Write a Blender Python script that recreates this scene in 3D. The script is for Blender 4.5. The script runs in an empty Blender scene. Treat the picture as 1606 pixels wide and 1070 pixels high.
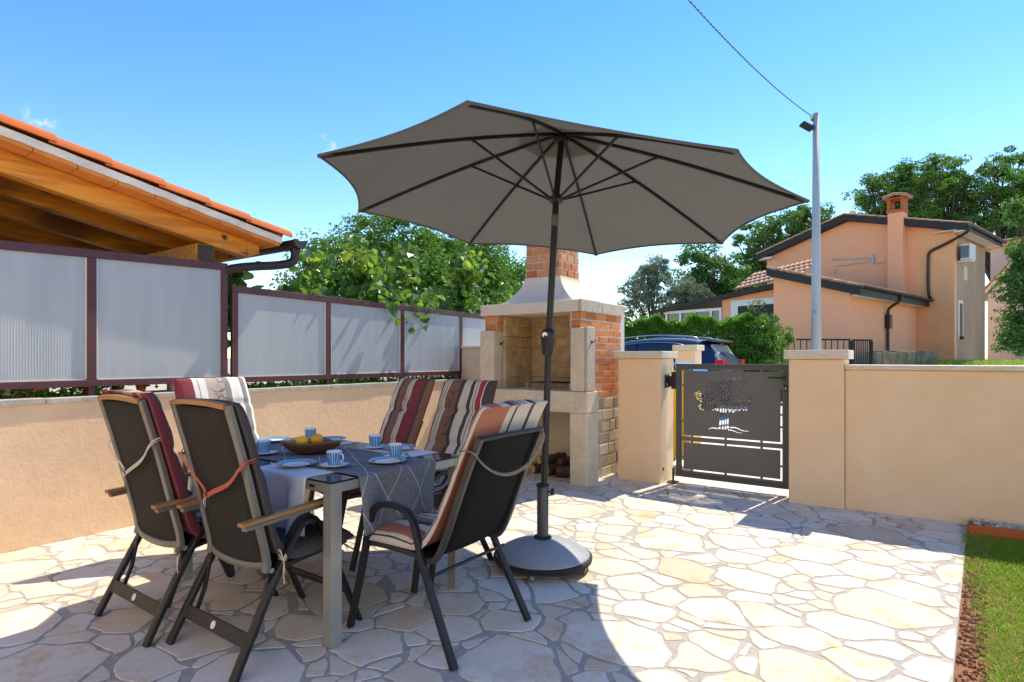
import bpy, bmesh, math, random
import numpy as np
from mathutils import Vector, Matrix, noise
PI = math.pi
sc = bpy.context.scene
COL = sc.collection
# ---------------------------------------------------------------- camera, sky, sun, exposure
EYE, FPX, HORIZ, CX = 1.31, 910.0, 561.0, 803.0
HEAD = math.radians(35.5)
cam = bpy.data.cameras.new('camera'); camo = bpy.data.objects.new('camera', cam); COL.objects.link(camo)
camo.location = (0, 0, EYE); camo.rotation_euler = (PI/2, 0, HEAD)
cam.lens = 36*FPX/1606; cam.sensor_width = 36; cam.shift_y = (HORIZ-535)/1606
cam.clip_start = .05; cam.clip_end = 2000
sc.camera = camo
SUN = Vector((.12, .72, 1.0)).normalized()
w = bpy.data.worlds.new('World'); sc.world = w; w.use_nodes = True
nt = w.node_tree; bg = nt.nodes['Background']
sky = nt.nodes.new('ShaderNodeTexSky'); sky.sky_type = 'NISHITA'; sky.sun_disc = False
sky.sun_elevation = math.asin(SUN.z); sky.sun_rotation = math.atan2(SUN.x, SUN.y)
sky.air_density = 1.0; sky.dust_density = 0.0; sky.ozone_density = 2.2; sky.altitude = 50
hs_ = nt.nodes.new('ShaderNodeHueSaturation'); hs_.inputs['Saturation'].default_value = 1.37; hs_.inputs['Hue'].default_value = .512
nt.links.new(sky.outputs[0], hs_.inputs['Color']); # a few faint cloud wisps low in the sky
tcw = nt.nodes.new('ShaderNodeTexCoord'); cld = None
def wnode(op, a, b=None):
    x = nt.nodes.new('ShaderNodeMath'); x.operation = op
    for i_, v_ in enumerate((a, b)):
        if v_ is None: continue
        if hasattr(v_, 'links'): nt.links.new(v_, x.inputs[i_])
        else: x.inputs[i_].default_value = v_
    return x.outputs[0]
nzw = nt.nodes.new('ShaderNodeTexNoise'); nzw.inputs['Scale'].default_value = 38; nzw.inputs['Detail'].default_value = 7; nzw.inputs['Roughness'].default_value = .62; nt.links.new(tcw.outputs['Generated'], nzw.inputs['Vector'])
for wx, wy, wr in ((66, 184, .022), (515, 226, .018)):
    d_ = (Vector((-math.sin(HEAD), math.cos(HEAD), 0))+Vector((math.cos(HEAD), math.sin(HEAD), 0))*((wx-CX)/FPX)+Vector((0, 0, (HORIZ-wy)/FPX))).normalized()
    dn = nt.nodes.new('ShaderNodeVectorMath'); dn.operation = 'DISTANCE'; dn.inputs[1].default_value = d_; nt.links.new(tcw.outputs['Generated'], dn.inputs[0])
    m_ = wnode('SUBTRACT', 1.0, wnode('MULTIPLY', dn.outputs['Value'], 1/wr)); m_ = wnode('MAXIMUM', m_, 0.0)
    cld = m_ if cld is None else wnode('ADD', cld, m_)
cf = wnode('MULTIPLY', cld, wnode('MULTIPLY', wnode('MAXIMUM', wnode('SUBTRACT', nzw.outputs['Fac'], .47), 0.0), 5.0)); cf = wnode('MINIMUM', cf, .32)
cm = nt.nodes.new('ShaderNodeMix'); cm.data_type = 'RGBA'; nt.links.new(cf, cm.inputs[0]); nt.links.new(hs_.outputs[0], cm.inputs[6]); cm.inputs[7].default_value = (3.6, 3.9, 4.3, 1)
nt.links.new(cm.outputs[2], bg.inputs[0]); bg.inputs[1].default_value = 0.15
sl = bpy.data.lights.new('sun', 'SUN'); slo = bpy.data.objects.new('sun', sl); COL.objects.link(slo)
sl.energy = 2.65; sl.angle = math.radians(.4); sl.color = (1.0, .98, .96)
slo.rotation_euler = SUN.to_track_quat('Z', 'Y').to_euler(); slo.location = (3, 10, 15)
vs = sc.view_settings; vs.view_transform = 'Standard'; vs.look = 'None'; vs.gamma = 1; vs.exposure = 1.25
vs.use_white_balance = True; vs.white_balance_temperature = 8300; vs.white_balance_tint = 9
# ---------------------------------------------------------------- helpers
FW = Vector((-math.sin(HEAD), math.cos(HEAD))); RT = Vector((math.cos(HEAD), math.sin(HEAD)))
def D(px, py, Z):                       # a point seen at pixel (px,py) of the photo, Z metres ahead
    p = FW*Z + RT*((px-CX)*Z/FPX); return Vector((p.x, p.y, EYE+(HORIZ-py)*Z/FPX))
def onX(px, py, x):
    d = D(px, py, 1)-Vector((0, 0, EYE)); return Vector((0, 0, EYE))+d*(x/d.x)
def onY(px, py, y):
    d = D(px, py, 1)-Vector((0, 0, EYE)); return Vector((0, 0, EYE))+d*(y/d.y)
R_ = random.Random(7)
def srgb(r, g, b):
    f = lambda c: (c/255/12.92 if c/255 <= .04045 else ((c/255+.055)/1.055)**2.4)
    return (f(r), f(g), f(b), 1)
def tag(o, label=None, cat=None, group=None, kind=None):
    if label: o['label'] = label
    if cat: o['category'] = cat
    if group: o['group'] = group
    if kind: o['kind'] = kind
    return o
def thing(name, label, cat, loc=(0, 0, 0), rz=0, group=None):
    o = bpy.data.objects.new(name, None); COL.objects.link(o); o.empty_display_size = .1
    o.location = loc; o.rotation_euler = (0, 0, rz); return tag(o, label, cat, group)
def copy_tree(o, parent=None):
    c = o.copy(); COL.objects.link(c)
    if parent is not None: c.parent = parent
    for ch in o.children: copy_tree(ch, c)
    return c
def rotm(rx=0, ry=0, rz=0):
    return Matrix.Rotation(rz, 4, 'Z') @ Matrix.Rotation(ry, 4, 'Y') @ Matrix.Rotation(rx, 4, 'X')
class MB:
    def __init__(s): s.b = bmesh.new(); s.mi = 0
    def face(s, vs_):
        try:
            f = s.b.faces.new(vs_); f.material_index = s.mi; return f
        except ValueError: return None
    def box(s, a, b, m=None):
        x0, y0, z0 = a; x1, y1, z1 = b
        P = [(x0,y0,z0),(x1,y0,z0),(x1,y1,z0),(x0,y1,z0),(x0,y0,z1),(x1,y0,z1),(x1,y1,z1),(x0,y1,z1)]
        return s.hexa(P, m)
    def hexa(s, P, m=None):
        v = [s.b.verts.new(m @ Vector(p) if m else p) for p in P]
        for q in ((0,3,2,1),(4,5,6,7),(0,1,5,4),(1,2,6,5),(2,3,7,6),(3,0,4,7)): s.face([v[i] for i in q])
        return s
    def bar(s, p, q, wd, ht, up=(0, 0, 1)):
        p = Vector(p); q = Vector(q); d = (q-p).normalized(); u = Vector(up)
        if abs(d.dot(u)) > .99: u = Vector((0, 1, 0))
        sd = d.cross(u).normalized(); u = sd.cross(d).normalized()
        P = []
        for c in (p, q):
            for a, b in ((-1,-1),(1,-1),(1,1),(-1,1)): P.append(c+sd*(a*wd/2)+u*(b*ht/2))
        return s.hexa([P[0],P[1],P[2],P[3],P[4],P[5],P[6],P[7]])
    def sweep(s, pts, wd, ht=None, up=(0, 0, 1), seg=10, square=False, taper=None, caps=True, sub=0):
        pts = [Vector(p) for p in pts]
        for _ in range(sub):             # chaikin
            n = [pts[0]]
            for a, b in zip(pts, pts[1:]): n += [a*.75+b*.25, a*.25+b*.75]
            n.append(pts[-1]); pts = n
        ht = ht or wd
        if square: prof = [(-.5,-.38),(-.38,-.5),(.38,-.5),(.5,-.38),(.5,.38),(.38,.5),(-.38,.5),(-.5,.38)]
        else: prof = [(.5*math.cos(2*PI*k/seg), .5*math.sin(2*PI*k/seg)) for k in range(seg)]
        rings = []; u = Vector(up)
        for i, p in enumerate(pts):
            d = (pts[min(i+1, len(pts)-1)]-pts[max(i-1, 0)]).normalized()
            if i == 0:
                sd = d.cross(u)
                if sd.length < .2: sd = d.cross(Vector((0, 1, 0)))
            else: sd = sd-d*sd.dot(d)
            sd.normalize(); un = sd.cross(d).normalized()
            k = 1 if taper is None else (taper[0]+(taper[1]-taper[0])*i/(len(pts)-1))
            rings.append([s.b.verts.new(p+sd*(a*wd*k)+un*(b*ht*k)) for a, b in prof])
        n = len(prof)
        for r0, r1 in zip(rings, rings[1:]):
            for k in range(n): s.face((r0[k], r0[(k+1) % n], r1[(k+1) % n], r1[k]))
        if caps: s.face(rings[0][::-1]); s.face(rings[-1])
        return s
    def lathe(s, prof, c=(0, 0, 0), seg=32, m=None, cap=True):
        rings = []
        for r, z in prof:
            rings.append([s.b.verts.new((m @ Vector((r*math.cos(2*PI*k/seg), r*math.sin(2*PI*k/seg), z)) if m else
                          Vector((c[0]+r*math.cos(2*PI*k/seg), c[1]+r*math.sin(2*PI*k/seg), c[2]+z)))) for k in range(seg)])
        for r0, r1 in zip(rings, rings[1:]):
            for k in range(seg): s.face((r0[k], r0[(k+1) % seg], r1[(k+1) % seg], r1[k]))
        if cap: s.face(rings[0][::-1]); s.face(rings[-1])
        return s
    def prism(s, poly, n, m=None):       # poly list of 3d points, extruded by vector n
        n = Vector(n); a = [s.b.verts.new(Vector(p)) for p in poly]; b = [s.b.verts.new(Vector(p)+n) for p in poly]
        s.face(a[::-1]); s.face(b); k = len(a)
        for i in range(k): s.face((a[i], a[(i+1) % k], b[(i+1) % k], b[i]))
        return s
    def build(s, name, mat, parent=None, bevel=0, smooth=False, org=None, seg=2, subs=0, recalc=True, auto=None):
        if recalc: bmesh.ops.recalc_face_normals(s.b, faces=s.b.faces)
        me = bpy.data.meshes.new(name)
        if org is None and parent is not None and parent.get('_w'): org = Vector(parent['_w'])
        if org is not None: bmesh.ops.translate(s.b, verts=s.b.verts, vec=-Vector(org))
        s.b.to_mesh(me); s.b.free()
        for m in (mat if isinstance(mat, (list, tuple)) else [mat]): me.materials.append(m)
        o = bpy.data.objects.new(name, me); COL.objects.link(o)
        if parent is not None: o.parent = parent
        if smooth:
            me.shade_smooth()
            if smooth != 'full': me.set_sharp_from_angle(angle=math.radians(38))
        if bevel:
            md = o.modifiers.new('bevel', 'BEVEL'); md.width = bevel; md.segments = seg; md.limit_method = 'ANGLE'; md.angle_limit = math.radians(40); md.harden_normals = False
        if subs:
            md = o.modifiers.new('sub', 'SUBSURF'); md.levels = subs; md.render_levels = subs
        return o
def wthing(name, label, cat, loc, group=None):    # a thing whose parts are given in world coordinates
    o = thing(name, label, cat, loc, 0, group); o['_w'] = [float(c) for c in loc]; return o
# ---------------------------------------------------------------- materials
def newmat(name):
    m = bpy.data.materials.new(name); m.use_nodes = True; n = m.node_tree; return m, n, n.nodes['Principled BSDF']
def N(n, t, **k):
    x = n.nodes.new('ShaderNode'+t)
    for a, v in k.items(): setattr(x, a, v)
    return x
def noise_fac(n, scale, detail=4, rough=.6, coord='Object', stretch=None, lo=.35, hi=.65):
    tc = N(n, 'TexCoord'); nz = N(n, 'TexNoise'); nz.inputs['Scale'].default_value = scale; nz.inputs['Detail'].default_value = detail; nz.inputs['Roughness'].default_value = rough
    src = tc.outputs[coord]
    if stretch:
        mp = N(n, 'Mapping'); mp.inputs['Scale'].default_value = stretch; n.links.new(src, mp.inputs[0]); src = mp.outputs[0]
    n.links.new(src, nz.inputs['Vector'])
    mr = N(n, 'MapRange'); mr.inputs[1].default_value = lo; mr.inputs[2].default_value = hi; n.links.new(nz.outputs['Fac'], mr.inputs[0])
    return mr.outputs[0], nz.outputs['Fac']
def mixc(n, fac, a, b, mode='MIX'):
    x = N(n, 'Mix', data_type='RGBA', blend_type=mode)
    for s_, v in ((x.inputs[0], fac), (x.inputs[6], a), (x.inputs[7], b)):
        if hasattr(v, 'links'): n.links.new(v, s_)
        else: s_.default_value = v
    return x.outputs[2]
def bump(n, bs, h, strength, dist=.01):
    b = N(n, 'Bump'); b.inputs['Strength'].default_value = strength; b.inputs['Distance'].default_value = dist
    n.links.new(h, b.inputs['Height']); n.links.new(b.outputs[0], bs.inputs['Normal'])
def mat(name, c, c2=None, rough=.6, metal=0, scale=8, bscale=None, bstr=.3, bdist=.005, spec=.5, stretch=None, fine=None, coat=0, lo=.35, hi=.65):
    m, n, bs = newmat(name); bs.inputs['Roughness'].default_value = rough; bs.inputs['Metallic'].default_value = metal
    bs.inputs['Specular IOR Level'].default_value = spec; bs.inputs['Coat Weight'].default_value = coat
    if c2:
        f, _ = noise_fac(n, scale, stretch=stretch, lo=lo, hi=hi); out = mixc(n, f, c, c2)
        if fine:
            f2, _ = noise_fac(n, fine[0], detail=3); out = mixc(n, f2, out, fine[1]); n.nodes[-1]
            n.links.remove(out.node.inputs[0].links[0]); mm = N(n, 'Math', operation='MULTIPLY'); mm.inputs[1].default_value = fine[2]
            n.links.new(f2, mm.inputs[0]); n.links.new(mm.outputs[0], out.node.inputs[0])
        n.links.new(out, bs.inputs['Base Color'])
    else: bs.inputs['Base Color'].default_value = c
    if bscale:
        _, h = noise_fac(n, bscale, detail=6, rough=.7); bump(n, bs, h, bstr, bdist)
    return m
def attr_mat(name, cols, rough=.8, bscale=60, bstr=.4, bdist=.003, nscale=12, namt=.35, dark=.6, attr='rnd'):
    m, n, bs = newmat(name); bs.inputs['Roughness'].default_value = rough
    a = N(n, 'Attribute', attribute_name=attr); cr = N(n, 'ValToRGB'); e = cr.color_ramp.elements
    for i, c in enumerate(cols):
        p = i/(len(cols)-1)
        if i < 2: e[i].position = p; e[i].color = c
        else: el = e.new(p); el.color = c
    e[0].position = 0; e[1].position = 1/(len(cols)-1)
    n.links.new(a.outputs['Fac'], cr.inputs[0])
    f, h = noise_fac(n, nscale, detail=8, rough=.7)
    mm = N(n, 'Math', operation='MULTIPLY'); mm.inputs[1].default_value = namt; n.links.new(f, mm.inputs[0])
    out = mixc(n, mm.outputs[0], cr.outputs[0], (dark, dark*.9, dark*.78, 1), 'MULTIPLY')
    n.links.new(out, bs.inputs['Base Color'])
    _, h = noise_fac(n, bscale, detail=6, rough=.7); bump(n, bs, h, bstr, bdist)
    return m
def leafmat(name, cols, trans=.35, rough=.45, tcol=None, spec=.4):
    m, n, bs = newmat(name); bs.inputs['Roughness'].default_value = rough; bs.inputs['Specular IOR Level'].default_value = spec
    a = N(n, 'Attribute', attribute_name='rnd'); cr = N(n, 'ValToRGB'); e = cr.color_ramp.elements
    e[0].color = cols[0]; e[1].color = cols[-1]
    for i, c in enumerate(cols[1:-1]): el = e.new((i+1)/(len(cols)-1)); el.color = c
    n.links.new(a.outputs['Fac'], cr.inputs[0]); n.links.new(cr.outputs[0], bs.inputs['Base Color'])
    tr = N(n, 'BsdfTranslucent'); t = mixc(n, .5, cr.outputs[0], tcol or (.25, .5, .04, 1)); n.links.new(t, tr.inputs[0])
    mx = N(n, 'MixShader'); mx.inputs[0].default_value = trans
    n.links.new(bs.outputs[0], mx.inputs[1]); n.links.new(tr.outputs[0], mx.inputs[2])
    n.links.new(mx.outputs[0], n.nodes['Material Output'].inputs[0]); return m
M = {}
M['grout'] = mat('grout', (.41,.385,.34,1), (.48,.45,.40,1), .95, scale=5, bscale=150, bstr=.7, fine=(30, (.26,.23,.19,1), .5))
m, n, bs = newmat('patio_stone'); bs.inputs['Roughness'].default_value = .7
a = N(n, 'Attribute', attribute_name='rnd'); cr = N(n, 'ValToRGB'); e = cr.color_ramp.elements
cols = [(.68,.60,.49,1),(.72,.66,.57,1),(.65,.56,.44,1),(.74,.69,.61,1),(.64,.53,.40,1),(.72,.65,.55,1),(.60,.47,.33,1),(.73,.67,.58,1)]
e[0].color = cols[0]; e[1].color = cols[-1]
for k_, c_ in enumerate(cols[1:-1]): el = e.new((k_+1)/7); el.color = c_
n.links.new(a.outputs['Fac'], cr.inputs[0])
f1, _ = noise_fac(n, 4.6, detail=12, rough=.78, lo=.48, hi=.62); f3, _ = noise_fac(n, 24, detail=8, rough=.8, lo=.54, hi=.68)
m1 = N(n, 'Math', operation='MULTIPLY'); n.links.new(f1, m1.inputs[0])
r1 = N(n, 'MapRange'); r1.inputs[1].default_value = 0; r1.inputs[2].default_value = 1; r1.inputs[3].default_value = .80; r1.inputs[4].default_value = .12
w1 = N(n, 'Math', operation='FRACT'); w2 = N(n, 'Math', operation='MULTIPLY'); w2.inputs[1].default_value = 7.3; n.links.new(a.outputs['Fac'], w2.inputs[0]); n.links.new(w2.outputs[0], w1.inputs[0]); n.links.new(w1.outputs[0], r1.inputs[0]); n.links.new(r1.outputs[0], m1.inputs[1])
c1 = mixc(n, m1.outputs[0], cr.outputs[0], (.58,.32,.12,1))
m2 = N(n, 'Math', operation='MULTIPLY'); m2.inputs[1].default_value = .35; n.links.new(f3, m2.inputs[0]); c2 = mixc(n, m2.outputs[0], c1, (.48,.38,.27,1))
n.links.new(c2, bs.inputs['Base Color']); _, h = noise_fac(n, 26, detail=9, rough=.75); bump(n, bs, h, .55, .006); M['stone'] = m
M['plaster'] = mat('plaster_peach', (.88,.62,.38,1), (.91,.66,.42,1), .92, scale=1.6, bscale=70, bstr=.55, bdist=.006, fine=(3.5, (.80,.54,.30,1), .45))
M['plasterL'] = mat('plaster_pink', (.80,.55,.34,1), (.86,.61,.39,1), .95, scale=1.3, bscale=20, bstr=.9, bdist=.012, fine=(5, (.66,.46,.30,1), .4))
M['cap'] = mat('travertine', (.80,.69,.52,1), (.68,.57,.42,1), .75, scale=9, bscale=90, bstr=.35, stretch=(1, 1, 5), fine=(40, (.52,.45,.36,1), .4))
M['conc'] = mat('coping_concrete', (.55,.50,.43,1), (.42,.39,.34,1), .95, scale=5, bscale=60, bstr=.7, fine=(25, (.3,.27,.22,1), .5))
M['precast'] = mat('precast_concrete', (.76,.64,.47,1), (.64,.53,.38,1), .9, scale=6, bscale=90, bstr=.7, bdist=.006, fine=(45, (.42,.36,.28,1), .45))
M['rough'] = mat('rough_render', (.76,.66,.51,1), (.64,.54,.40,1), .95, scale=14, bscale=38, bstr=1, bdist=.05)
M['hood'] = mat('hood_render', (.76,.65,.49,1), (.70,.59,.44,1), .9, scale=4, bscale=80, bstr=.5)
M['brick'] = attr_mat('brick', [(.62,.19,.055,1),(.74,.28,.09,1),(.52,.14,.045,1),(.70,.34,.16,1),(.66,.22,.065,1)], .9, 70, .8, .006, 22, .4, .6)
M['facing'] = attr_mat('stone_facing', [(.58,.49,.36,1),(.50,.42,.32,1),(.60,.52,.42,1),(.22,.21,.20,1),(.55,.45,.32,1)], .9, 60, .9, .01, 18, .5, .6)
M['mortar'] = mat('mortar', (.62,.55,.46,1), (.52,.46,.38,1), .95, scale=20, bscale=120, bstr=.6)
M['firebrick'] = mat('firebrick', (.62,.46,.27,1), (.52,.33,.14,1), .9, scale=4, bscale=60, bstr=.4, fine=(9, (.25,.16,.08,1), .5))
M['soot'] = mat('soot', (.06,.05,.04,1), (.10,.08,.06,1), .95, scale=9)
M['charcoal'] = mat('charcoal_metal', (.085,.081,.073,1), (.092,.088,.079,1), .55, metal=.1, scale=3, bscale=500, bstr=.08, bdist=.001)
M['sheet'] = mat('painted_sheet', (.15,.142,.126,1), (.16,.152,.135,1), .6, scale=2)
M['black'] = mat('black_plastic', (.012,.012,.013,1), None, .4)
M['blkmetal'] = mat('black_metal', (.007,.0075,.009,1), (.010,.0105,.012,1), .48, metal=0, scale=6, bscale=300, bstr=.06, bdist=.001)
M['steel'] = mat('steel', (.55,.55,.54,1), None, .3, metal=1)
M['alu'] = mat('alu_champagne', (.34,.335,.30,1), (.38,.375,.34,1), .42, metal=.45, scale=4, bscale=400, bstr=.05, bdist=.001)
M['greyframe'] = mat('grey_frame', (.15,.145,.13,1), (.17,.165,.15,1), .45, metal=.3, scale=4)
M['darkframe'] = mat('dark_frame', (.028,.028,.029,1), (.035,.035,.036,1), .42, metal=.1)
M['armwood'] = mat('arm_wood', (.42,.20,.07,1), (.28,.12,.04,1), .5, scale=6, stretch=(1, .12, 1), bscale=60, bstr=.15)
M['maroon'] = mat('maroon_metal', (.085,.028,.034,1), (.11,.036,.042,1), .5, metal=.1, scale=5)
M['terra'] = mat('terracotta', (.58,.125,.016,1), (.46,.095,.014,1), .85, scale=3, bscale=50, bstr=.4, fine=(12, (.45,.13,.04,1), .4))
M['soffit'] = mat('soffit_tile', (.80,.29,.06,1), (.64,.20,.045,1), .85, scale=3, bscale=60, bstr=.4)
M['limestrip'] = mat('verge_mortar', (.86,.80,.70,1), (.60,.54,.46,1), .95, scale=6, bscale=70, bstr=.8, stretch=(1, .4, 1))
M['gutter'] = mat('brown_gutter', (.028,.018,.014,1), (.038,.025,.019,1), .4, metal=.2, scale=3)
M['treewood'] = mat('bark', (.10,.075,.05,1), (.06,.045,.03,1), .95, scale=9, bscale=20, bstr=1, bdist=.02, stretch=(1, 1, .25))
M['fabric'] = mat('canopy_fabric', (.126,.130,.118,1), (.136,.140,.127,1), .95, scale=2.2, bscale=900, bstr=.2, bdist=.0008)
M['glassblk'] = mat('black_glass', (.006,.009,.014,1), None, .04, spec=.7)
M['white'] = mat('white_porcelain', (.80,.80,.80,1), None, .15, spec=.6)
M['blue'] = mat('blue_glaze', (.015,.24,.48,1), (.03,.34,.58,1), .15, scale=30, spec=.6)
M['linen'] = mat('white_linen', (.76,.76,.79,1), (.72,.72,.75,1), .95, scale=2, bscale=400, bstr=.3, bdist=.001)
M['lemon'] = mat('lemon_peel', (.95,.52,.01,1), (.95,.58,.05,1), .4, scale=8, bscale=140, bstr=.3, bdist=.002)
M['orange'] = mat('orange_peel', (.95,.37,.005,1), (.95,.42,.01,1), .4, scale=8, bscale=140, bstr=.3, bdist=.002)
M['base'] = mat('base_grey', (.24,.26,.28,1), (.30,.32,.34,1), .55, scale=3, bscale=200, bstr=.2, bdist=.001, fine=(60, (.18,.2,.22,1), .3))
M['sleeve'] = mat('sleeve_grey', (.05,.065,.08,1), None, .35, metal=.2)
M['pinkwall'] = mat('house_pink', (.93,.43,.235,1), (.90,.40,.215,1), .9, scale=.5, bscale=10, bstr=.2, fine=(1.2, (.84,.40,.25,1), .35))
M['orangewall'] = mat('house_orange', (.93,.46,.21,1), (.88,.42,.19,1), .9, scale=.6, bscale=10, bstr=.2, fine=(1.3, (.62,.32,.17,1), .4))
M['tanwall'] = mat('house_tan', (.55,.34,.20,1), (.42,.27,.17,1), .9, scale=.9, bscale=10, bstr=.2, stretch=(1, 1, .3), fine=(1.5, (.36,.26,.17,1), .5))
M['creamwall'] = mat('cream_wall', (.62,.60,.50,1), (.52,.50,.42,1), .9, scale=.9)
M['fascia'] = mat('dark_fascia', (.009,.007,.007,1), (.014,.011,.010,1), .6, scale=2)
M['cream'] = mat('cream_soffit', (.72,.66,.56,1), None, .8)
M['rooftile'] = mat('roof_tile', (.50,.24,.14,1), (.62,.40,.28,1), .9, scale=4, bscale=20, bstr=.5, fine=(9, (.36,.16,.09,1), .5))
M['winframe'] = mat('white_frame', (.75,.74,.72,1), None, .5)
M['winglass'] = mat('window_glass', (.03,.035,.04,1), None, .05, spec=.8)
M['postgrey'] = mat('galvanised', (.36,.375,.38,1), (.44,.455,.46,1), .6, metal=.2, scale=3, stretch=(1, 1, .2), bscale=40, bstr=.1)
M['carpaint'] = mat('navy_paint', (.006,.018,.048,1), None, .35, coat=.4, spec=.5)
M['carglass'] = mat('car_glass', (.012,.02,.03,1), None, .03, spec=.9)
M['rearglassrefl'] = mat('rear_glass_reflection', (.42,.44,.42,1), (.30,.33,.33,1), .12, scale=2, spec=.8)  # pale base colour stands in for the reflection on the glass
M['tail'] = mat('tail_lens', (.55,.01,.02,1), None, .15)
M['rubber'] = mat('rubber', (.015,.015,.015,1), None, .85)
M['binyel'] = mat('yellow_bin', (.80,.50,.03,1), None, .5)
M['binblue'] = mat('blue_lid', (.03,.20,.55,1), None, .4)
M['oldstone'] = mat('old_stone', (.30,.25,.16,1), (.13,.12,.08,1), .95, scale=3, bscale=12, bstr=1, bdist=.05)
M['road'] = mat('pale_drive', (.66,.62,.54,1), (.58,.54,.47,1), .95, scale=2, bscale=60, bstr=.5)
M['earth'] = mat('earth', (.46,.40,.29,1), (.38,.33,.22,1), .95, scale=1.2, bscale=20, bstr=.8)
M['darksoil'] = mat('dark_soil', (.07,.05,.035,1), (.04,.03,.02,1), .95, scale=6, bscale=30, bstr=.8)
M['soil'] = mat('red_soil', (.36,.15,.07,1), (.26,.11,.055,1), .95, scale=12, bscale=60, bstr=1, bdist=.02, fine=(45, (.5,.26,.15,1), .5))
M['gravel'] = attr_mat('gravel_stones', [(.66,.58,.48,1),(.34,.29,.24,1),(.74,.68,.58,1),(.5,.43,.35,1)], .9)
def striped(name, stops, rough=.9, uvs='UV', axis=0, bstr=.25, wob=0.0):
    """stops: list of (position, colour), constant interpolation across the width"""
    m, n, bs = newmat(name); bs.inputs['Roughness'].default_value = rough; bs.inputs['Specular IOR Level'].default_value = .15
    tc = N(n, 'TexCoord'); sp = N(n, 'SeparateXYZ'); n.links.new(tc.outputs[uvs], sp.inputs[0])
    cr = N(n, 'ValToRGB'); cr.color_ramp.interpolation = 'CONSTANT'; e = cr.color_ramp.elements
    e[0].position = 0; e[0].color = stops[0][1]; e[1].position = stops[1][0]; e[1].color = stops[1][1]
    for p, c in stops[2:]: el = e.new(p); el.color = c
    n.links.new(sp.outputs[axis], cr.inputs[0])
    f, h = noise_fac(n, 90, detail=3)
    out = mixc(n, .12, cr.outputs[0], (.3, .27, .25, 1)); 
    n.links.new(out, bs.inputs['Base Color'])
    _, h = noise_fac(n, 600, detail=2); bump(n, bs, h, bstr, .001); return m
CR=(.62,.56,.47,1); DK=(.045,.032,.03,1); BR=(.22,.10,.062,1); BU=(.22,.018,.03,1); RD=(.36,.03,.04,1); WH=(.72,.70,.66,1); GY=(.20,.20,.20,1); PK=(.42,.34,.31,1); TC=(.44,.15,.085,1)
M['cushC'] = striped('cushion_stripes_brown', [(0,RD),(.03,DK),(.10,CR),(.23,DK),(.30,BR),(.50,CR),(.535,GY),(.55,CR),(.59,GY),(.60,CR),(.64,BU),(.90,DK),(.94,BR)])
M['cushC2'] = striped('cushion_stripes_red', [(0,RD),(.06,CR),(.09,GY),(.105,CR),(.14,GY),(.155,CR),(.20,BR),(.42,DK),(.49,CR),(.64,DK),(.70,CR),(.74,GY),(.755,CR),(.79,RD),(.88,WH),(.895,DK)])
M['cushD'] = striped('cushion_stripes_white', [(0,BU),(.02,BU),(.20,WH),(.26,GY),(.27,WH),(.36,PK),(.60,GY),(.68,WH),(.84,GY),(.92,WH),(.97,RD)])
M['cushB'] = striped('cushion_stripes_faded', [(0,CR),(.02,DK),(.03,CR),(.06,TC),(.24,CR),(.36,DK),(.43,GY),(.50,TC),(.53,CR),(.57,GY),(.60,CR),(.70,DK),(.78,CR),(.94,DK),(.96,CR)])
M['cushBedge'] = striped('cushion_side_stripes', [(0,TC),(.40,CR),(.50,DK),(.53,CR),(.75,DK),(.80,CR)], axis=0)
M['cushA'] = striped('cushion_dark_back', [(0,(.05,.04,.035,1)),(.1,(.06,.045,.04,1)),(.5,(.045,.035,.03,1)),(.9,(.06,.045,.04,1))])
M['cushAred'] = striped('cushion_burgundy_back', [(0,BU),(.1,RD),(.16,DK),(.3,BR),(.5,PK),(.7,BU),(.80,PK),(.85,RD),(.91,DK),(.94,BU)])
M['piping'] = mat('piping', BU, None, .9)
def mesh_fabric(name, c):
    m, n, bs = newmat(name); bs.inputs['Base Color'].default_value = c; bs.inputs['Roughness'].default_value = .85; bs.inputs['Specular IOR Level'].default_value = .2
    tc = N(n, 'TexCoord'); wv = N(n, 'TexWave'); wv.inputs['Scale'].default_value = 160; wv.bands_direction = 'X'; n.links.new(tc.outputs['Object'], wv.inputs[0])
    bump(n, bs, wv.outputs['Fac'], .4, .001); return m
M['textA'] = mesh_fabric('textilene_brown', (.030,.027,.023,1)); M['textB'] = mesh_fabric('textilene_black', (.007,.0065,.0065,1))
# translucent ribbed plastic
m, n, bs = newmat('ribbed_plastic'); bs.inputs['Base Color'].default_value = (.50,.55,.58,1); bs.inputs['Roughness'].default_value = .4
tc = N(n, 'TexCoord'); wv = N(n, 'TexWave', bands_direction='Y', wave_profile='SIN'); wv.inputs['Scale'].default_value = 19; n.links.new(tc.outputs['Object'], wv.inputs[0])
bump(n, bs, wv.outputs['Fac'], .15, .006)
f, _ = noise_fac(n, 1.5, stretch=(1, 4, .4)); o1 = mixc(n, f, (.46,.51,.54,1), (.54,.58,.60,1)); o2 = mixc(n, wv.outputs['Fac'], o1, (.40,.45,.49,1)); o2.node.inputs[0].default_value = 0
mm = N(n, 'Math', operation='MULTIPLY'); mm.inputs[1].default_value = .12; n.links.new(wv.outputs['Fac'], mm.inputs[0]); n.links.new(mm.outputs[0], o2.node.inputs[0])
n.links.new(o2, bs.inputs['Base Color'])
tr = N(n, 'BsdfTranslucent'); tr.inputs[0].default_value = (.6,.66,.7,1); mx = N(n, 'MixShader'); mx.inputs[0].default_value = .22
n.links.new(bs.outputs[0], mx.inputs[1]); n.links.new(tr.outputs[0], mx.inputs[2]); n.links.new(mx.outputs[0], n.nodes['Material Output'].inputs[0]); M['ribbed'] = m
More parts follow.
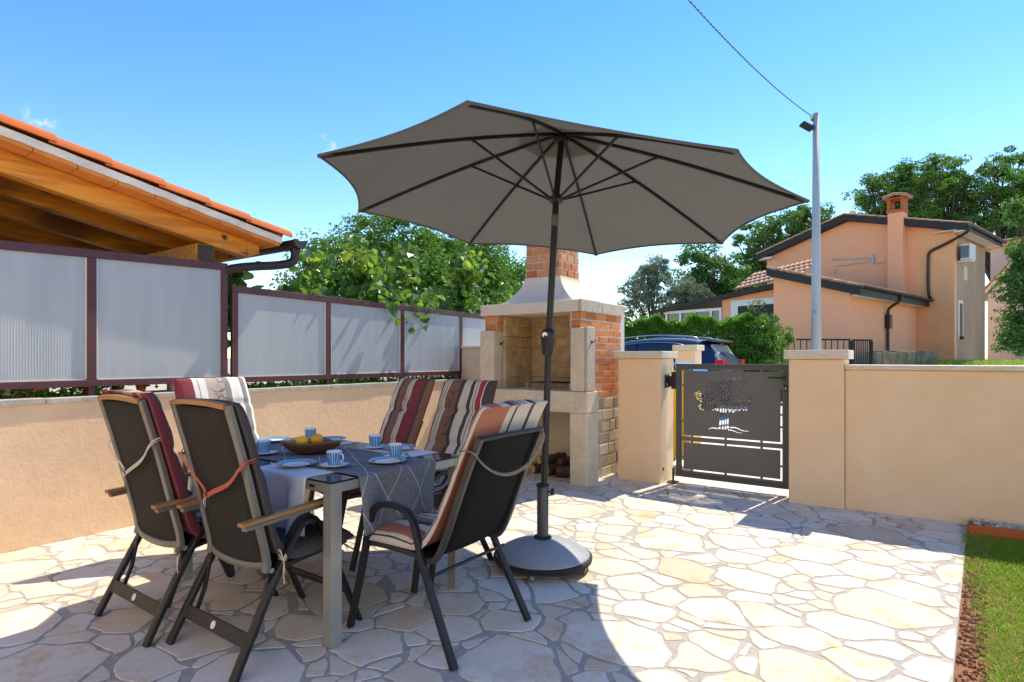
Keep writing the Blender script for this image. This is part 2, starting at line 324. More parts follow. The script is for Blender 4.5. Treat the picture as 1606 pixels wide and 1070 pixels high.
# canopy: a little light comes through
m = M['fabric']; n = m.node_tree; tr = N(n, 'BsdfTranslucent'); tr.inputs[0].default_value = (.14,.144,.13,1); mx = N(n, 'MixShader'); mx.inputs[0].default_value = .18
n.links.new(n.nodes['Principled BSDF'].outputs[0], mx.inputs[1]); n.links.new(tr.outputs[0], mx.inputs[2]); n.links.new(mx.outputs[0], n.nodes['Material Output'].inputs[0])
# rafters: stained timber, grain along Y, knots
m, n, bs = newmat('stained_timber'); bs.inputs['Roughness'].default_value = .55
f, h = noise_fac(n, 9, detail=7, stretch=(2.5, .16, 2.5), lo=.42, hi=.58); o1 = mixc(n, f, (.80,.31,.025,1), (.55,.18,.012,1))
f2, _ = noise_fac(n, 1.7, detail=3, stretch=(1.5, .7, 1.5), lo=.54, hi=.72); f4, _ = noise_fac(n, 7.5, detail=1, stretch=(1, .6, 1), lo=.70, hi=.76); o15 = mixc(n, f2, o1, (.22,.075,.012,1)); o2 = mixc(n, f4, o15, (.05,.02,.008,1)); n.links.new(o2, bs.inputs['Base Color']); bump(n, bs, h, .3, .004); M['timber'] = m
m, n, bs = newmat('olive_wood'); bs.inputs['Roughness'].default_value = .35
tc = N(n, 'TexCoord'); wv = N(n, 'TexWave', bands_direction='Z'); wv.inputs['Scale'].default_value = 22; wv.inputs['Distortion'].default_value = 9; wv.inputs['Detail Scale'].default_value = 1.5
n.links.new(tc.outputs['Object'], wv.inputs[0]); n.links.new(mixc(n, wv.outputs['Fac'], (.20,.075,.028,1), (.10,.034,.014,1)), bs.inputs['Base Color']); M['bowl'] = m
# grey runner with stitched lattice
m, n, bs = newmat('grey_linen'); bs.inputs['Roughness'].default_value = .95; bs.inputs['Specular IOR Level'].default_value = .1
tc = N(n, 'TexCoord'); sp = N(n, 'SeparateXYZ'); nz = N(n, 'TexNoise'); nz.inputs['Scale'].default_value = 2.2; mpn = N(n, 'Mix', data_type='VECTOR'); mpn.inputs[0].default_value = .05
n.links.new(tc.outputs['UV'], nz.inputs[0]); n.links.new(tc.outputs['UV'], mpn.inputs[4]); n.links.new(nz.outputs['Color'], mpn.inputs[5]); n.links.new(mpn.outputs[1], sp.inputs[0])
def mth(op, a, b=None):
    x = N(n, 'Math', operation=op)
    for i, v in enumerate((a, b)):
        if v is None: continue
        if hasattr(v, 'links'): n.links.new(v, x.inputs[i])
        else: x.inputs[i].default_value = v
    return x.outputs[0]
fac = None
for sg in (1, -1):
    q = mth('ADD', mth('MULTIPLY', sp.outputs[0], 5.0), mth('MULTIPLY', sp.outputs[1], 3.1*sg))
    d = mth('LESS_THAN', mth('ABSOLUTE', mth('SUBTRACT', mth('FRACT', mth('ADD', q, 50)), .5)), .014)
    fac = d if fac is None else mth('MAXIMUM', fac, d)
f1, _ = noise_fac(n, 60, coord='UV', stretch=(1, 1, 1)); base = mixc(n, f1, (.15,.155,.168,1), (.21,.215,.228,1))
n.links.new(mixc(n, fac, base, (.46,.46,.46,1)), bs.inputs['Base Color']); _, h = noise_fac(n, 500, coord='Object', detail=2); bump(n, bs, h, .4, .001); M['runner'] = m
M['leafvine'] = leafmat('vine_leaf', [(.03,.09,.04,1),(.05,.15,.045,1),(.09,.24,.05,1),(.26,.42,.05,1),(.45,.55,.08,1)], .42, .35, (.35,.6,.04,1))
M['leafbush'] = leafmat('bush_leaf', [(.03,.10,.02,1),(.065,.18,.03,1),(.12,.28,.035,1),(.20,.38,.045,1)], .32, .4, (.18,.42,.03,1))
M['leafoak'] = leafmat('oak_leaf', [(.035,.10,.03,1),(.08,.20,.045,1),(.14,.30,.055,1)], .40, .5, (.16,.36,.03,1))
M['leafolive'] = leafmat('olive_leaf', [(.14,.20,.13,1),(.24,.30,.20,1),(.36,.42,.30,1)], .3, .5, (.25,.33,.15,1))
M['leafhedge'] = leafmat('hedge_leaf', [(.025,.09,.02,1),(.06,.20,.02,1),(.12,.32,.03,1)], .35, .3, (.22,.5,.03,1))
M['grass'] = leafmat('grass_blade', [(.10,.22,.015,1),(.19,.36,.025,1),(.32,.50,.04,1),(.46,.52,.10,1)], .45, .5, (.3,.5,.05,1))
M['flower'] = mat('red_flower', (.5,.01,.02,1), None, .6)
M['strapw'] = mat('cotton_strap', (.62,.55,.45,1), (.5,.44,.36,1), .95, scale=60)
M['strapr'] = mat('red_strap', (.45,.06,.05,1), (.55,.14,.10,1), .9, scale=80)
M['strapk'] = mat('striped_strap', (.34,.28,.14,1), (.10,.08,.06,1), .9, scale=60, stretch=(1, 1, 6))
M['bark'] = mat('log_bark', (.07,.045,.03,1), (.13,.08,.05,1), .95, scale=20, bscale=50, bstr=1, bdist=.02)
M['logend'] = mat('log_end', (.50,.33,.16,1), (.4,.25,.11,1), .9, scale=30)
M['facade'] = mat('facade_render', (.84,.77,.66,1), (.80,.72,.60,1), .92, scale=1.5, bscale=60, bstr=.4)
M['ac'] = mat('ac_white', (.62,.62,.60,1), None, .5)
# ---------------------------------------------------------------- generic mesh makers
def np_mesh(name, V, Fq, mat_, parent=None, rnd=None, smooth=False):
    me = bpy.data.meshes.new(name); V = np.asarray(V, np.float32); Fq = np.asarray(Fq, np.int32); k = Fq.shape[1]
    me.vertices.add(len(V)); me.vertices.foreach_set('co', V.ravel()); me.loops.add(Fq.size); me.loops.foreach_set('vertex_index', Fq.ravel())
    me.polygons.add(len(Fq)); me.polygons.foreach_set('loop_start', np.arange(0, Fq.size, k, dtype=np.int32)); me.polygons.foreach_set('loop_total', np.full(len(Fq), k, np.int32))
    if rnd is not None:
        a = me.attributes.new('rnd', 'FLOAT', 'POINT'); a.data.foreach_set('value', np.asarray(rnd, np.float32))
    me.update(); me.validate()
    for m_ in (mat_ if isinstance(mat_, list) else [mat_]): me.materials.append(m_)
    me.shade_smooth() if smooth else me.shade_flat()
    o = bpy.data.objects.new(name, me); COL.objects.link(o)
    if parent is not None:
        o.parent = parent; o.location = -Vector(parent['_w']) if parent.get('_w') else (0, 0, 0)
    return o
def leaf_mesh(name, C, Nn, size, mat_, parent, rng, aspect=.5, jit=.35, hexa=False, droop=0, rnd=None):
    """C centres (n,3), Nn preferred normals; each leaf a pointed folded blade"""
    n_ = len(C); nrm = Nn + rng.normal(0, jit, (n_, 3)); nrm /= np.linalg.norm(nrm, axis=1, keepdims=True)+1e-9
    t = rng.normal(0, 1, (n_, 3)); t[:, 2] -= droop; t -= (t*nrm).sum(1, keepdims=True)*nrm; t /= np.linalg.norm(t, axis=1, keepdims=True)+1e-9
    b = np.cross(nrm, t); L = size*rng.uniform(.65, 1.3, (n_, 1)); W = L*aspect
    fold = nrm*W*.25
    if hexa:
        pts = [C-t*L*.5, C-t*L*.25+b*W*.42+fold*.6, C+t*L*.15+b*W*.5+fold, C+t*L*.55-nrm*L*.12, C+t*L*.15-b*W*.5+fold, C-t*L*.25-b*W*.42+fold*.6]
        V = np.stack(pts, 1).reshape(-1, 3); base = np.arange(n_)[:, None]*6
        Fq = np.concatenate([base+np.array([[0,1,2,3]]), base+np.array([[0,3,4,5]])])
        k = 6
    else:
        pts = [C-t*L*.5, C+b*W*.5+fold, C+t*L*.5-nrm*L*.1, C-b*W*.5+fold]
        V = np.stack(pts, 1).reshape(-1, 3); Fq = np.arange(n_*4).reshape(-1, 4); k = 4
    r = rng.uniform(0, 1, n_) if rnd is None else rnd
    return np_mesh(name, V, Fq, mat_, parent, np.repeat(r, k))
def crown_points(rng, blobs, n_clumps, per, clump_r, shell=.55, flat=.75):
    """blobs: list of (centre, radii); clumps scattered mostly near each blob's surface"""
    vol = np.array([b[1][0]*b[1][1]*b[1][2] for b in blobs])**.66; vol /= vol.sum()
    idx = rng.choice(len(blobs), n_clumps, p=vol); C = []; Nm = []; R = []
    cen = np.array([b[0] for b in blobs], float); rad = np.array([b[1] for b in blobs], float)
    u = rng.normal(0, 1, (n_clumps, 3)); u /= np.linalg.norm(u, axis=1, keepdims=True)
    r = rng.uniform(shell, 1.0, (n_clumps, 1))**.8
    cc = cen[idx]+u*rad[idx]*r
    s = clump_r*rng.uniform(.5, 1.25, (n_clumps, 1))
    cnt = per; base = rng.uniform(0, 1, n_clumps)
    g = rng.normal(0, 1, (n_clumps, cnt, 3)); g /= np.linalg.norm(g, axis=2, keepdims=True)
    g *= rng.uniform(.25, 1.0, (n_clumps, cnt, 1))**.6
    P = cc[:, None]+g*s[:, None]*np.array([1, 1, flat]); Nv = g*.7+u[:, None]*.5+np.array([0, 0, .45])
    rn = np.clip(base[:, None]*.6+rng.uniform(0, .4, (n_clumps, cnt)), 0, 1)
    return P.reshape(-1, 3), Nv.reshape(-1, 3), rn.ravel(), cc
def limbs(mb, base, cc, rng, r0, k=14, hub=None):
    """trunk from base to hub, limbs curving out to some of the clump centres"""
    base = Vector(base); hub = Vector(hub); mid = base.lerp(hub, .5)+Vector((rng.uniform(-.1,.1), rng.uniform(-.1,.1), 0))*r0*6
    mb.sweep([base, base.lerp(mid, .4), mid, hub], r0*2, taper=(1.15, .6), sub=1, seg=9)
    for i in rng.choice(len(cc), min(k, len(cc)), replace=False):
        c = Vector(cc[i]); st = base.lerp(hub, rng.uniform(.55, 1)); m_ = st.lerp(c, .5)+Vector((0, 0, (c-st).length*.12))
        mb.sweep([st, m_, c], r0*rng.uniform(.5, .9), taper=(1, .2), sub=1, seg=6, caps=False)
def tree(name, label, cat, base, blobs, hub, r0, n_clumps, per, clump_r, leaf, mat_, seed, group=None, aspect=.5, nlimb=14, shell=.5, hexa=False, flat=.75, jit=.5):
    rng = np.random.default_rng(seed); t = wthing(name, label, cat, base, group)
    P, Nv, rn, cc = crown_points(rng, blobs, n_clumps, per, clump_r, shell, flat)
    leaf_mesh('crown', P, Nv, leaf, mat_, t, rng, aspect, jit, hexa, rnd=rn)
    if r0:
        mb = MB(); limbs(mb, base, cc, rng, r0, nlimb, hub); mb.build('trunk', M['treewood'], t, smooth=True)
    return t
def set_rnd(o, vals_by_face):
    me = o.data; a = me.attributes.new('rnd', 'FLOAT', 'FACE'); a.data.foreach_set('value', np.asarray(vals_by_face, np.float32))
def bricks(name, parent, panels, bw, bh, mt, mat_, seed, proud=.006, thick=.02, rnd_w=.0, irregular=False, bevel=.004):
    """panels: (origin, u, v, normal, W, H) -> bricks as little bevelled boxes standing proud of mortar"""
    rg = random.Random(seed); mb = MB(); vals = []
    for (o_, u, v, nn, W, H) in panels:
        o_ = Vector(o_); u = Vector(u).normalized(); v = Vector(v).normalized(); nn = Vector(nn).normalized()
        rows = max(1, round(H/(bh+mt))); rh = H/rows
        for r in range(rows):
            x = -(bw*.5 if r % 2 else 0)
            if irregular: x = -rg.uniform(0, bw)
            while x < W:
                L = bw*(rg.uniform(.6, 1.5) if irregular else 1+rg.uniform(-rnd_w, rnd_w))
                a = max(0, x)+mt/2; b = min(W, x+L+mt)-mt/2; x += L+mt
                if b-a < .02: continue
                z0 = r*rh+mt/2+rg.uniform(-.002, .002); z1 = (r+1)*rh-mt/2+rg.uniform(-.002, .002); pr = proud+rg.uniform(-.0025, .003)
                P = [o_+u*x_+v*z_+nn*k for k in (-thick, pr) for x_, z_ in ((a,z0),(b,z0),(b,z1),(a,z1))]
                mb.hexa(P); vals += [rg.random()]*6
    o = mb.build(name, mat_, parent, bevel=bevel, seg=1); set_rnd(o, vals); return o
# ================================================================ GROUND
def hgt(x, y):
    Z = x*FW.x+y*FW.y; t = min(1, max(0, (Z-16.4)/2.8)); t = t*t*(3-2*t)
    l = x*RT.x+y*RT.y
    return -.03+1.08*t*min(1, max(0, (l+1.5)/4))
rng = np.random.default_rng(3)
xs = np.concatenate([np.array([-900,-400,-150,-70]), np.arange(-45, 46, 1.0), np.array([70,150,400,900])]); ys = np.concatenate([np.array([-300,-100,-40]), np.arange(-12, 62, 1.0), np.array([90,180,400,900])])
V = [(x, y, hgt(x, y) if abs(x) < 100 and y < 150 else hgt(x, y)) for y in ys for x in xs]; nx = len(xs)
Fq = [(j*nx+i, j*nx+i+1, (j+1)*nx+i+1, (j+1)*nx+i) for j in range(len(ys)-1) for i in range(nx-1)]
o = np_mesh('ground', V, Fq, M['earth'], smooth=True); tag(o, kind='structure')
mb = MB(); mb.box((-2.3, 6.02, -.2), (-1.0, 6.6, -.008)); q_ = [Vector((-7, 6.6, 0)), Vector((6, 6.6, 0)), D(1750, 561, 14.5), D(1240, 561, 15.9), D(700, 561, 16.1)]; mb.prism([(p.x, p.y, -.2) for p in q_], (0, 0, .194)); o = mb.build('driveway', M['road']); tag(o, kind='structure')
mb = MB(); q_ = [D(640, 561, 16.12), D(1245, 561, 15.92), D(1245, 561, 17.6), D(640, 561, 19)]; mb.prism([(p.x, p.y, -.2) for p in q_], (0, 0, .215)); o = mb.build('hedge_shade_soil', M['darksoil']); tag(o, kind='structure')  # soil strip darkened to stand in for shadow at the hedge foot
mb = MB(); mb.prism([(-10.3, -3.5, -.2), (-5.46, -3.5, -.2), (-5.46, 11, -.2), (-10.3, 11, -.2)], (0, 0, .185)); o = mb.build('low_bounce_soil', M['darksoil']); tag(o, kind='structure')  # dark ground added under the carport to cut bounce onto the roof
# grout bed
EDGE = lambda y: .088+(y-2.94)*(.269-.088)/2.86
mb = MB(); mb.prism([(-5.3, -2.5, -.2), (EDGE(-2.5), -2.5, -.2), (EDGE(5.8), 5.8, -.2), (EDGE(5.8)-.002, 6.02, -.2), (-5.3, 6.02, -.2)], (0, 0, .1962))
o = mb.build('patio_bed', M['grout']); tag(o, kind='structure')
# crazy paving: cells of a weighted Voronoi diagram, each a real slab with chipped edges
def paving():
    rg = np.random.default_rng(21); SX = 1.12; x0, x1, y0, y1 = -5.2/SX, .45/SX, -2.6, 6.15
    pts = []; 
    tries = 0
    while tries < 26000:
        tries += 1; p = np.array([rg.uniform(x0, x1), rg.uniform(y0, y1)]); r = (.12+.23*rg.random()**1.2) if rg.random() < .86 else .06
        if all((p[0]-q[0])**2+(p[1]-q[1])**2 > ((r+q[2])*.58)**2 for q in pts): pts.append((p[0], p[1], r))
    P = np.array(pts); V = []; Fs = []; rnd = []
    for i, (px, py, r) in enumerate(P):
        d2 = (P[:, 0]-px)**2+(P[:, 1]-py)**2; nb = np.argsort(d2)[1:22]
        poly = [(px-.6, py-.6), (px+.6, py-.6), (px+.6, py+.6), (px-.6, py+.6)]
        def clip(poly, mx_, my_, nx_, ny_):
            out = []
            for k in range(len(poly)):
                a = poly[k]; b = poly[(k+1) % len(poly)]
                da = (a[0]-mx_)*nx_+(a[1]-my_)*ny_; db = (b[0]-mx_)*nx_+(b[1]-my_)*ny_
                if da <= 0: out.append(a)
                if da*db < 0: t = da/(da-db); out.append((a[0]+(b[0]-a[0])*t, a[1]+(b[1]-a[1])*t))
            return out
        for j in nb:
            qx, qy, qr = P[j]; dx, dy = qx-px, qy-py; L = math.hypot(dx, dy)
            t = .5+(r*r-qr*qr)/(2*L*L)*.8; key = (min(i, j)*7919+max(i, j)*104729) % 1000/1000
            gap = .0048+.0085*key; t = min(.85, max(.15, t)); rot = (key-.5)*.45
            nx_, ny_ = dx/L, dy/L
            nx2, ny2 = nx_*math.cos(rot)-ny_*math.sin(rot), nx_*math.sin(rot)+ny_*math.cos(rot)
            poly = clip(poly, px+dx*t-nx_*gap, py+dy*t-ny_*gap, nx2, ny2)
            if len(poly) < 3: break
        if len(poly) < 3: continue
        poly = [(a*SX, b) for a, b in poly]
        an = .38*math.sin(px*1.7+py*1.1); poly = [(a*math.cos(.0)-b*0, b) for a, b in poly]
        wp = lambda a, b: (a+.028*noise.noise(Vector((a*2.6, b*2.6, 7)))+.020*noise.noise(Vector((a*9, b*9, 2))), b+.028*noise.noise(Vector((a*2.6, b*2.6, 17)))+.020*noise.noise(Vector((a*9, b*9, 22))))
        # cut by patio border (right edge) and walls
        n_ = Vector((2.86, -.181)).normalized(); poly = clip(poly, .269-.004, 5.8, n_.x, n_.y)
        if len(poly) < 3: continue
        poly = clip(poly, 0, 6.0, 0, 1)
        if len(poly) < 3: continue
        poly = clip(poly, -5.03, 0, -1, 0)
        if len(poly) < 3: continue
        ar = abs(sum(poly[k-1][0]*poly[k][1]-poly[k][0]*poly[k-1][1] for k in range(len(poly))))/2
        if ar < .0022: continue
        # round corners a little, roughen
        q = []
        for k in range(len(poly)):
            a = Vector(poly[k-1]); b = Vector(poly[k]); c = Vector(poly[(k+1) % len(poly)])
            la = min(.013, (b-a).length*.3); lc = min(.013, (c-b).length*.3)
            p1 = b+(a-b).normalized()*la; p2 = b+(c-b).normalized()*lc
            q += [p1, (p1+p2)*.25+b*.5, p2]
        out = []
        for k in range(len(q)):
            a = q[k]; b = q[(k+1) % len(q)]; L = (b-a).length; m_ = max(1, int(L/.028))
            for s_ in range(m_): out.append(a.lerp(b, s_/m_))
        out = [Vector(wp(p.x, p.y)) for p in out]
        for p in out:
            p.y = min(p.y, 6.0); p.x = max(p.x, -5.03)
        c = sum(out, Vector((0, 0)))/len(out); ring = []
        for p in out:
            nv = noise.noise(Vector((p.x*11, p.y*11, i*.1)))*.012+noise.noise(Vector((p.x*42, p.y*42, 3)))*.008
            d = (p-c); d.normalize(); pp = p+d*nv
            if pp.x > EDGE(pp.y)-.004: pp.x = EDGE(pp.y)-.004
            ring.append(pp)
        b0 = len(V); k = len(ring); tilt = rg.normal(0, .0006, 2); hz = rg.uniform(-.0006, .0006)
        for p in ring: V.append((p.x, p.y, -.016))
        for p in ring: V.append((p.x, p.y, -.0018))
        for p in ring:
            e = (p-c); e = e*(1-.0035/max(.03, e.length)); pz = c+e
            V.append((pz.x, pz.y, hz+e.x*tilt[0]*4+e.y*tilt[1]*4))
        for m_ in range(k):
            n2 = (m_+1) % k
            Fs.append((b0+m_, b0+n2, b0+k+n2, b0+k+m_)); Fs.append((b0+k+m_, b0+k+n2, b0+2*k+n2, b0+2*k+m_))
        Fs.append(tuple(range(b0+2*k, b0+3*k))); rnd += [rg.random()]*(2*k+1)
    me = bpy.data.meshes.new('patio'); me.from_pydata(V, [], Fs); me.materials.append(M['stone'])
    a = me.attributes.new('rnd', 'FLOAT', 'FACE'); a.data.foreach_set('value', rnd)
    o = bpy.data.objects.new('patio', me); COL.objects.link(o); tag(o, kind='structure')
paving()
# lawn, soil strip
mb = MB(); mb.prism([(EDGE(-2.5)+.002, -2.5, -.2), (.34, -2.5, -.2), (.42, 2.9, -.2), (.43, 4.2, -.2), (.36, 5.0, -.2), (.30, 5.8, -.2), (EDGE(5.8)+.002, 5.8, -.2)], (0, 0, .186)); o = mb.build('soil_strip', M['soil']); tag(o, kind='structure')
mb = MB(); mb.box((.27, -2.5, -.2), (7, 5.8, -.022)); o = mb.build('lawn_soil', M['soil']); tag(o, kind='structure')
rg = np.random.default_rng(5); n = 120000
x = rg.uniform(.2, 2.4, n); y = rg.uniform(2.2, 5.5, n)
edge = .088+(y-2.94)*.0633+.035+.028*np.sin(y*7)+.04*np.sin(y*17+1)-.11*np.clip((y-4.3)/.6, 0, 1)
patch = np.sin(x*5.1+y*3)*np.sin(y*4.3-x*2)+rg.normal(0, .4, n)
k = (x > edge+rg.exponential(.02, n)-.01)&(patch > -1.25); x, y, patch = x[k], y[k], patch[k]; n = len(x)
h = rg.uniform(.018, .045, n); a = rg.uniform(0, 2*PI, n); wd = rg.uniform(.0015, .0028, n); ln = rg.normal(0, .022, (n, 2))
z0 = np.full(n, -.024); cx_, sx_ = np.cos(a)*wd, np.sin(a)*wd
V = np.stack([np.c_[x-cx_, y-sx_, z0], np.c_[x+cx_, y+sx_, z0], np.c_[x+cx_*.7+ln[:,0]*.5, y+sx_*.7+ln[:,1]*.5, z0+h*.62], np.c_[x-cx_*.7+ln[:,0]*.5, y-sx_*.7+ln[:,1]*.5, z0+h*.62], np.c_[x+ln[:,0]*1.3, y+ln[:,1]*1.3, z0+h]], 1).reshape(-1, 3)
b_ = np.arange(n)[:, None]*5; Fq = np.concatenate([b_+[[0,1,2,3]], b_+[[3,2,4,4]]])
V5 = V
b4 = np.arange(n)[:, None]*5; Fq = np.concatenate([b4+np.array([[0,1,2]]), b4+np.array([[0,2,3]]), b4+np.array([[3,2,4]])])
o = np_mesh('lawn', V, Fq, M['grass'], rnd=np.repeat(np.clip(.45+.25*patch*.5+rg.normal(0, .2, n), 0, 1), 5)); tag(o, kind='stuff')
# clods on the soil strip
rg = np.random.default_rng(6); mb = MB(); vals = []
for i in range(900):
    yy = rg.uniform(2.2, 5.5); xx = EDGE(yy)+.01+rg.uniform(0, .10); s_ = rg.uniform(.003, .011)
    m_ = Matrix.Translation((xx, yy, -.012+s_*.2)) @ rotm(rg.uniform(0, 6), rg.uniform(0, 6), rg.uniform(0, 6)); mb.box((-s_, -s_*.8, -s_*.6), (s_, s_*.8, s_*.6), m_)
o = mb.build('soil_clods', M['soil'], bevel=.003, seg=1); tag(o, kind='stuff')
# ================================================================ WALLS AND PILLARS
def coping(mb, a, b, z0, z1, j=.004, seed=1, axis='y', step=.55):
    rg = random.Random(seed); p0, p1 = (a[1], b[1]) if axis == 'y' else (a[0], b[0]); p = p0
    while p < p1-.01:
        q = min(p1, p+step*rg.uniform(.8, 1.2)); dz = rg.uniform(-.003, .003); dx = rg.uniform(-.004, .004)
        if axis == 'y': mb.box((a[0], p+j/2, z0), (b[0]+dx, q-j/2, z1+dz))
        else: mb.box((p+j/2, a[1]+dx, z0), (q-j/2, b[1], z1+dz))
        p = q
t = wthing('garden_wall', 'long low peach rendered wall with grey concrete coping under the ribbed screens', 'wall', (-5.2, 2, 0))
mb = MB(); mb.box((-5.45, -3, -.2), (-5.03, 5.97, .985)); mb.build('render', M['plasterL'], t)
mb = MB(); coping(mb, (-5.47, -3), (-5.015, 5.97), .986, 1.025, seed=4); mb.build('coping', M['conc'], t, bevel=.005)
t = wthing('wall_block', 'short pale stone block at the end of the low wall beside the barbecue', 'wall', (-5.0, 6.1, 0))
mb = MB(); mb.box((-5.22, 5.985, 0), (-4.52, 6.5, 1.43)); mb.build('render', M['precast'], t, bevel=.008)
mb = MB(); mb.box((-5.24, 5.965, 1.431), (-4.50, 6.52, 1.465)); mb.build('coping', M['cap'], t, bevel=.006)
t = wthing('boundary_wall', 'long peach rendered wall with thin stone coping right of the gate', 'wall', (1.5, 5.9, 0))
mb = MB(); mb.box((-.572, 5.79, -.2), (5.5, 6.05, 1.205)); mb.build('render', M['plaster'], t, bevel=.006)
mb = MB(); coping(mb, (-.572, 5.755), (5.5, 6.085), 1.206, 1.248, seed=9, axis='x', step=1.6, j=.003); mb.build('coping', M['cap'], t, bevel=.008)
def pillar(name, label, x0, x1, y0, y1, z, capz, ov=.035, wall='plaster', zb=-.1):
    t = wthing(name, label, 'pillar', ((x0+x1)/2, (y0+y1)/2, 0))
    mb = MB(); mb.box((x0, y0, zb), (x1, y1, z)); mb.build('shaft', M[wall], t, bevel=.012, seg=3)
    mb = MB(); mb.box((x0-ov, y0-ov, z+.001), (x1+ov, y1+ov, capz)); mb.build('capstone', M['cap'], t, bevel=.007, seg=2); return t
pl1 = pillar('gate_pillar', 'peach gate pillar with pale capstone between barbecue and gate, carrying the hinges', -2.72, -2.24, 5.79, 6.18, 1.30, 1.377)
pillar('gate_pillar', 'wider peach gate pillar with pale capstone at the latch side of the gate', -1.015, -.575, 5.745, 6.15, 1.295, 1.377)
pillar('gate_pillar', 'distant pale gate pillar in front of the dark blue car', -3.25, -2.93, 9.03, 9.35, 1.42, 1.51)
pillar('garden_pillar', 'tall cream pillar with flat capstone just behind the barbecue', -3.42, -3.11, 6.62, 6.82, 1.925, 1.965, .025, 'creamwall')
# unseen house facade added behind the camera to bounce sun onto the terrace
hf = wthing('bounce_facade', 'unseen cream house facade added behind the camera to bounce warm light', 'house', (0, -2.6, 0))
mb = MB()
for x0, x1, z0, z1 in ((-5.4, -3.6, -.1, 5.4), (-3.6, -1.6, 2.2, 5.4), (-1.6, 1.2, -.1, 5.4), (1.2, 2.6, -.1, .95), (1.2, 2.6, 2.2, 5.4), (2.6, 6.5, -.1, 5.4)): mb.box((x0, -2.9, z0), (x1, -2.55, z1))
mb.build('facade', M['facade'], hf)
mb = MB(); mb.box((-3.6, -2.8, 0), (-1.6, -2.72, 2.2)); dr = mb.build('terrace_door', M['winframe'], hf); 
for x0, x1 in ((-3.5, -2.65), (-2.55, -1.7)): mb = MB(); mb.box((x0, -2.715, .12), (x1, -2.71, 2.1)); mb.build('pane', M['winglass'], dr, org=Vector((0, -2.6, 0)))
mb = MB(); mb.box((1.2, -2.8, .95), (2.6, -2.72, 2.2)); wd_ = mb.build('window', M['winframe'], hf)
for x0, x1 in ((1.28, 1.86), (1.94, 2.52)): mb = MB(); mb.box((x0, -2.715, 1.05), (x1, -2.71, 2.1)); mb.build('pane', M['winglass'], wd_, org=Vector((0, -2.6, 0)))
mb = MB(); mb.box((-5.6, -7, 5.41), (6.7, -2.3, 5.6)); mb.build('roof', M['terra'], hf)
# ================================================================ BARBECUE
bq = wthing('barbecue', 'masonry barbecue with brick sides, rough stone facing and sloping hood with brick chimney', 'barbecue', (-3.5, 5.7, 0))
XL, XR, YF, YB = -4.15, -2.89, 5.262, 6.25
mb = MB(); mb.box((-3.0, 5.23, -.1), (-2.80, 5.50, .739)); o = mb.build('lower_column', M['precast'], bq, bevel=.012)
mb = MB(); mb.box((-4.195, 5.23, -.1), (-3.99, 5.50, .739)); o = mb.build('lower_column', M['precast'], bq, bevel=.012)
mb = MB(); mb.box((-2.998, 5.238, .961), (-2.83, 5.36, 1.618)); mb.build('upper_column', M['precast'], bq, bevel=.012)
mb = MB(); mb.box((-2.8298, 5.236, .961), (-2.80, 5.42, 1.628)); mb.build('column_side', M['rough'], bq, bevel=.01)
mb = MB(); mb.box((-4.193, 5.238, .961), (-3.99, 5.42, 1.618)); mb.build('upper_column', M['precast'], bq, bevel=.012)
mb = MB(); mb.box((-4.195, 5.226, .74), (-2.798, 5.50, .96)); mb.box((-4.16, 5.501, .80), (-2.895, 6.24, .957)); mb.build('hearth', M['precast'], bq, bevel=.01)
mb = MB()   # core walls: sides, back
mb.box((XR-.14, 5.51, 0), (XR-.012, YB, .799)); mb.box((XR-.14, 5.51, .958), (XR-.012, YB, 1.788)); mb.box((XR-.14, 5.29, 1.62), (XR-.012, 5.5099, 1.788)); mb.box((XL+.012, 5.51, 0), (XL+.16, YB, .799)); mb.box((XL+.012, 5.43, .958), (XL+.16, YB, 1.788))
mb.box((XL+.012, 5.29, 1.62), (XL+.16, 5.4299, 1.788)); mb.box((XL+.161, 6.08, 0), (XR-.141, YB, .799)); mb.box((XL+.161, 6.08, .958), (XR-.141, YB, 1.788))
mb.build('core_wall', M['mortar'], bq)
# firebox lining: courses of firebrick
mb = MB(); vals = []
def lining(o_, u, W, H, nn):
    return (o_, u, (0, 0, 1), nn, W, H)
bricks('firebrick_lining', bq, [((-3.93, 5.385, .958), (0, 1, 0), (0, 0, 1), (1, 0, 0), .53, .83), ((-3.03, 5.45, .958), (0, 1, 0), (0, 0, 1), (-1, 0, 0), .46, .83), ((-3.93, 5.915, .958), (1, 0, 0), (0, 0, 1), (0, -1, 0), .90, .83)], .34, .125, .0022, M['firebrick'], 3, proud=.003, thick=.05, bevel=.0015)
mb = MB(); mb.box((-3.99, 5.43, 0.0), (-3.93, 5.44, .79)); mb.box((-4.0, 5.505, 0), (-3.93, 6.079, .79)); mb.box((-3.06, 5.505, 0), (-3.03, 6.079, .79)); mb.box((-3.93, 6.04, 0), (-3.06, 6.079, .79)); mb.build('store_lining', M['hood'], bq)
mb = MB(); mb.lathe([(.001, 0), (.07, .0), (.1, .0)], seg=20, m=Matrix.Translation((-3.16, 5.906, 1.10)) @ Matrix.Rotation(PI/2, 4, 'X') @ Matrix.Diagonal((1, 1.7, 1, 1)), cap=False); mb.build('soot_stain', M['soot'], bq)
bricks('brickwork', bq, [((XR-.012, YF, 1.62), (0, 1, 0), (0, 0, 1), (1, 0, 0), YB-YF, .17), ((XR-.012, 5.43, .875), (0, 1, 0), (0, 0, 1), (1, 0, 0), YB-5.43, .742),
    ((-3.01, YF+.02, 1.62), (1, 0, 0), (0, 0, 1), (0, -1, 0), .12, .17)], .225, .062, .014, M['brick'], 4, proud=.010, thick=.02, rnd_w=.06)
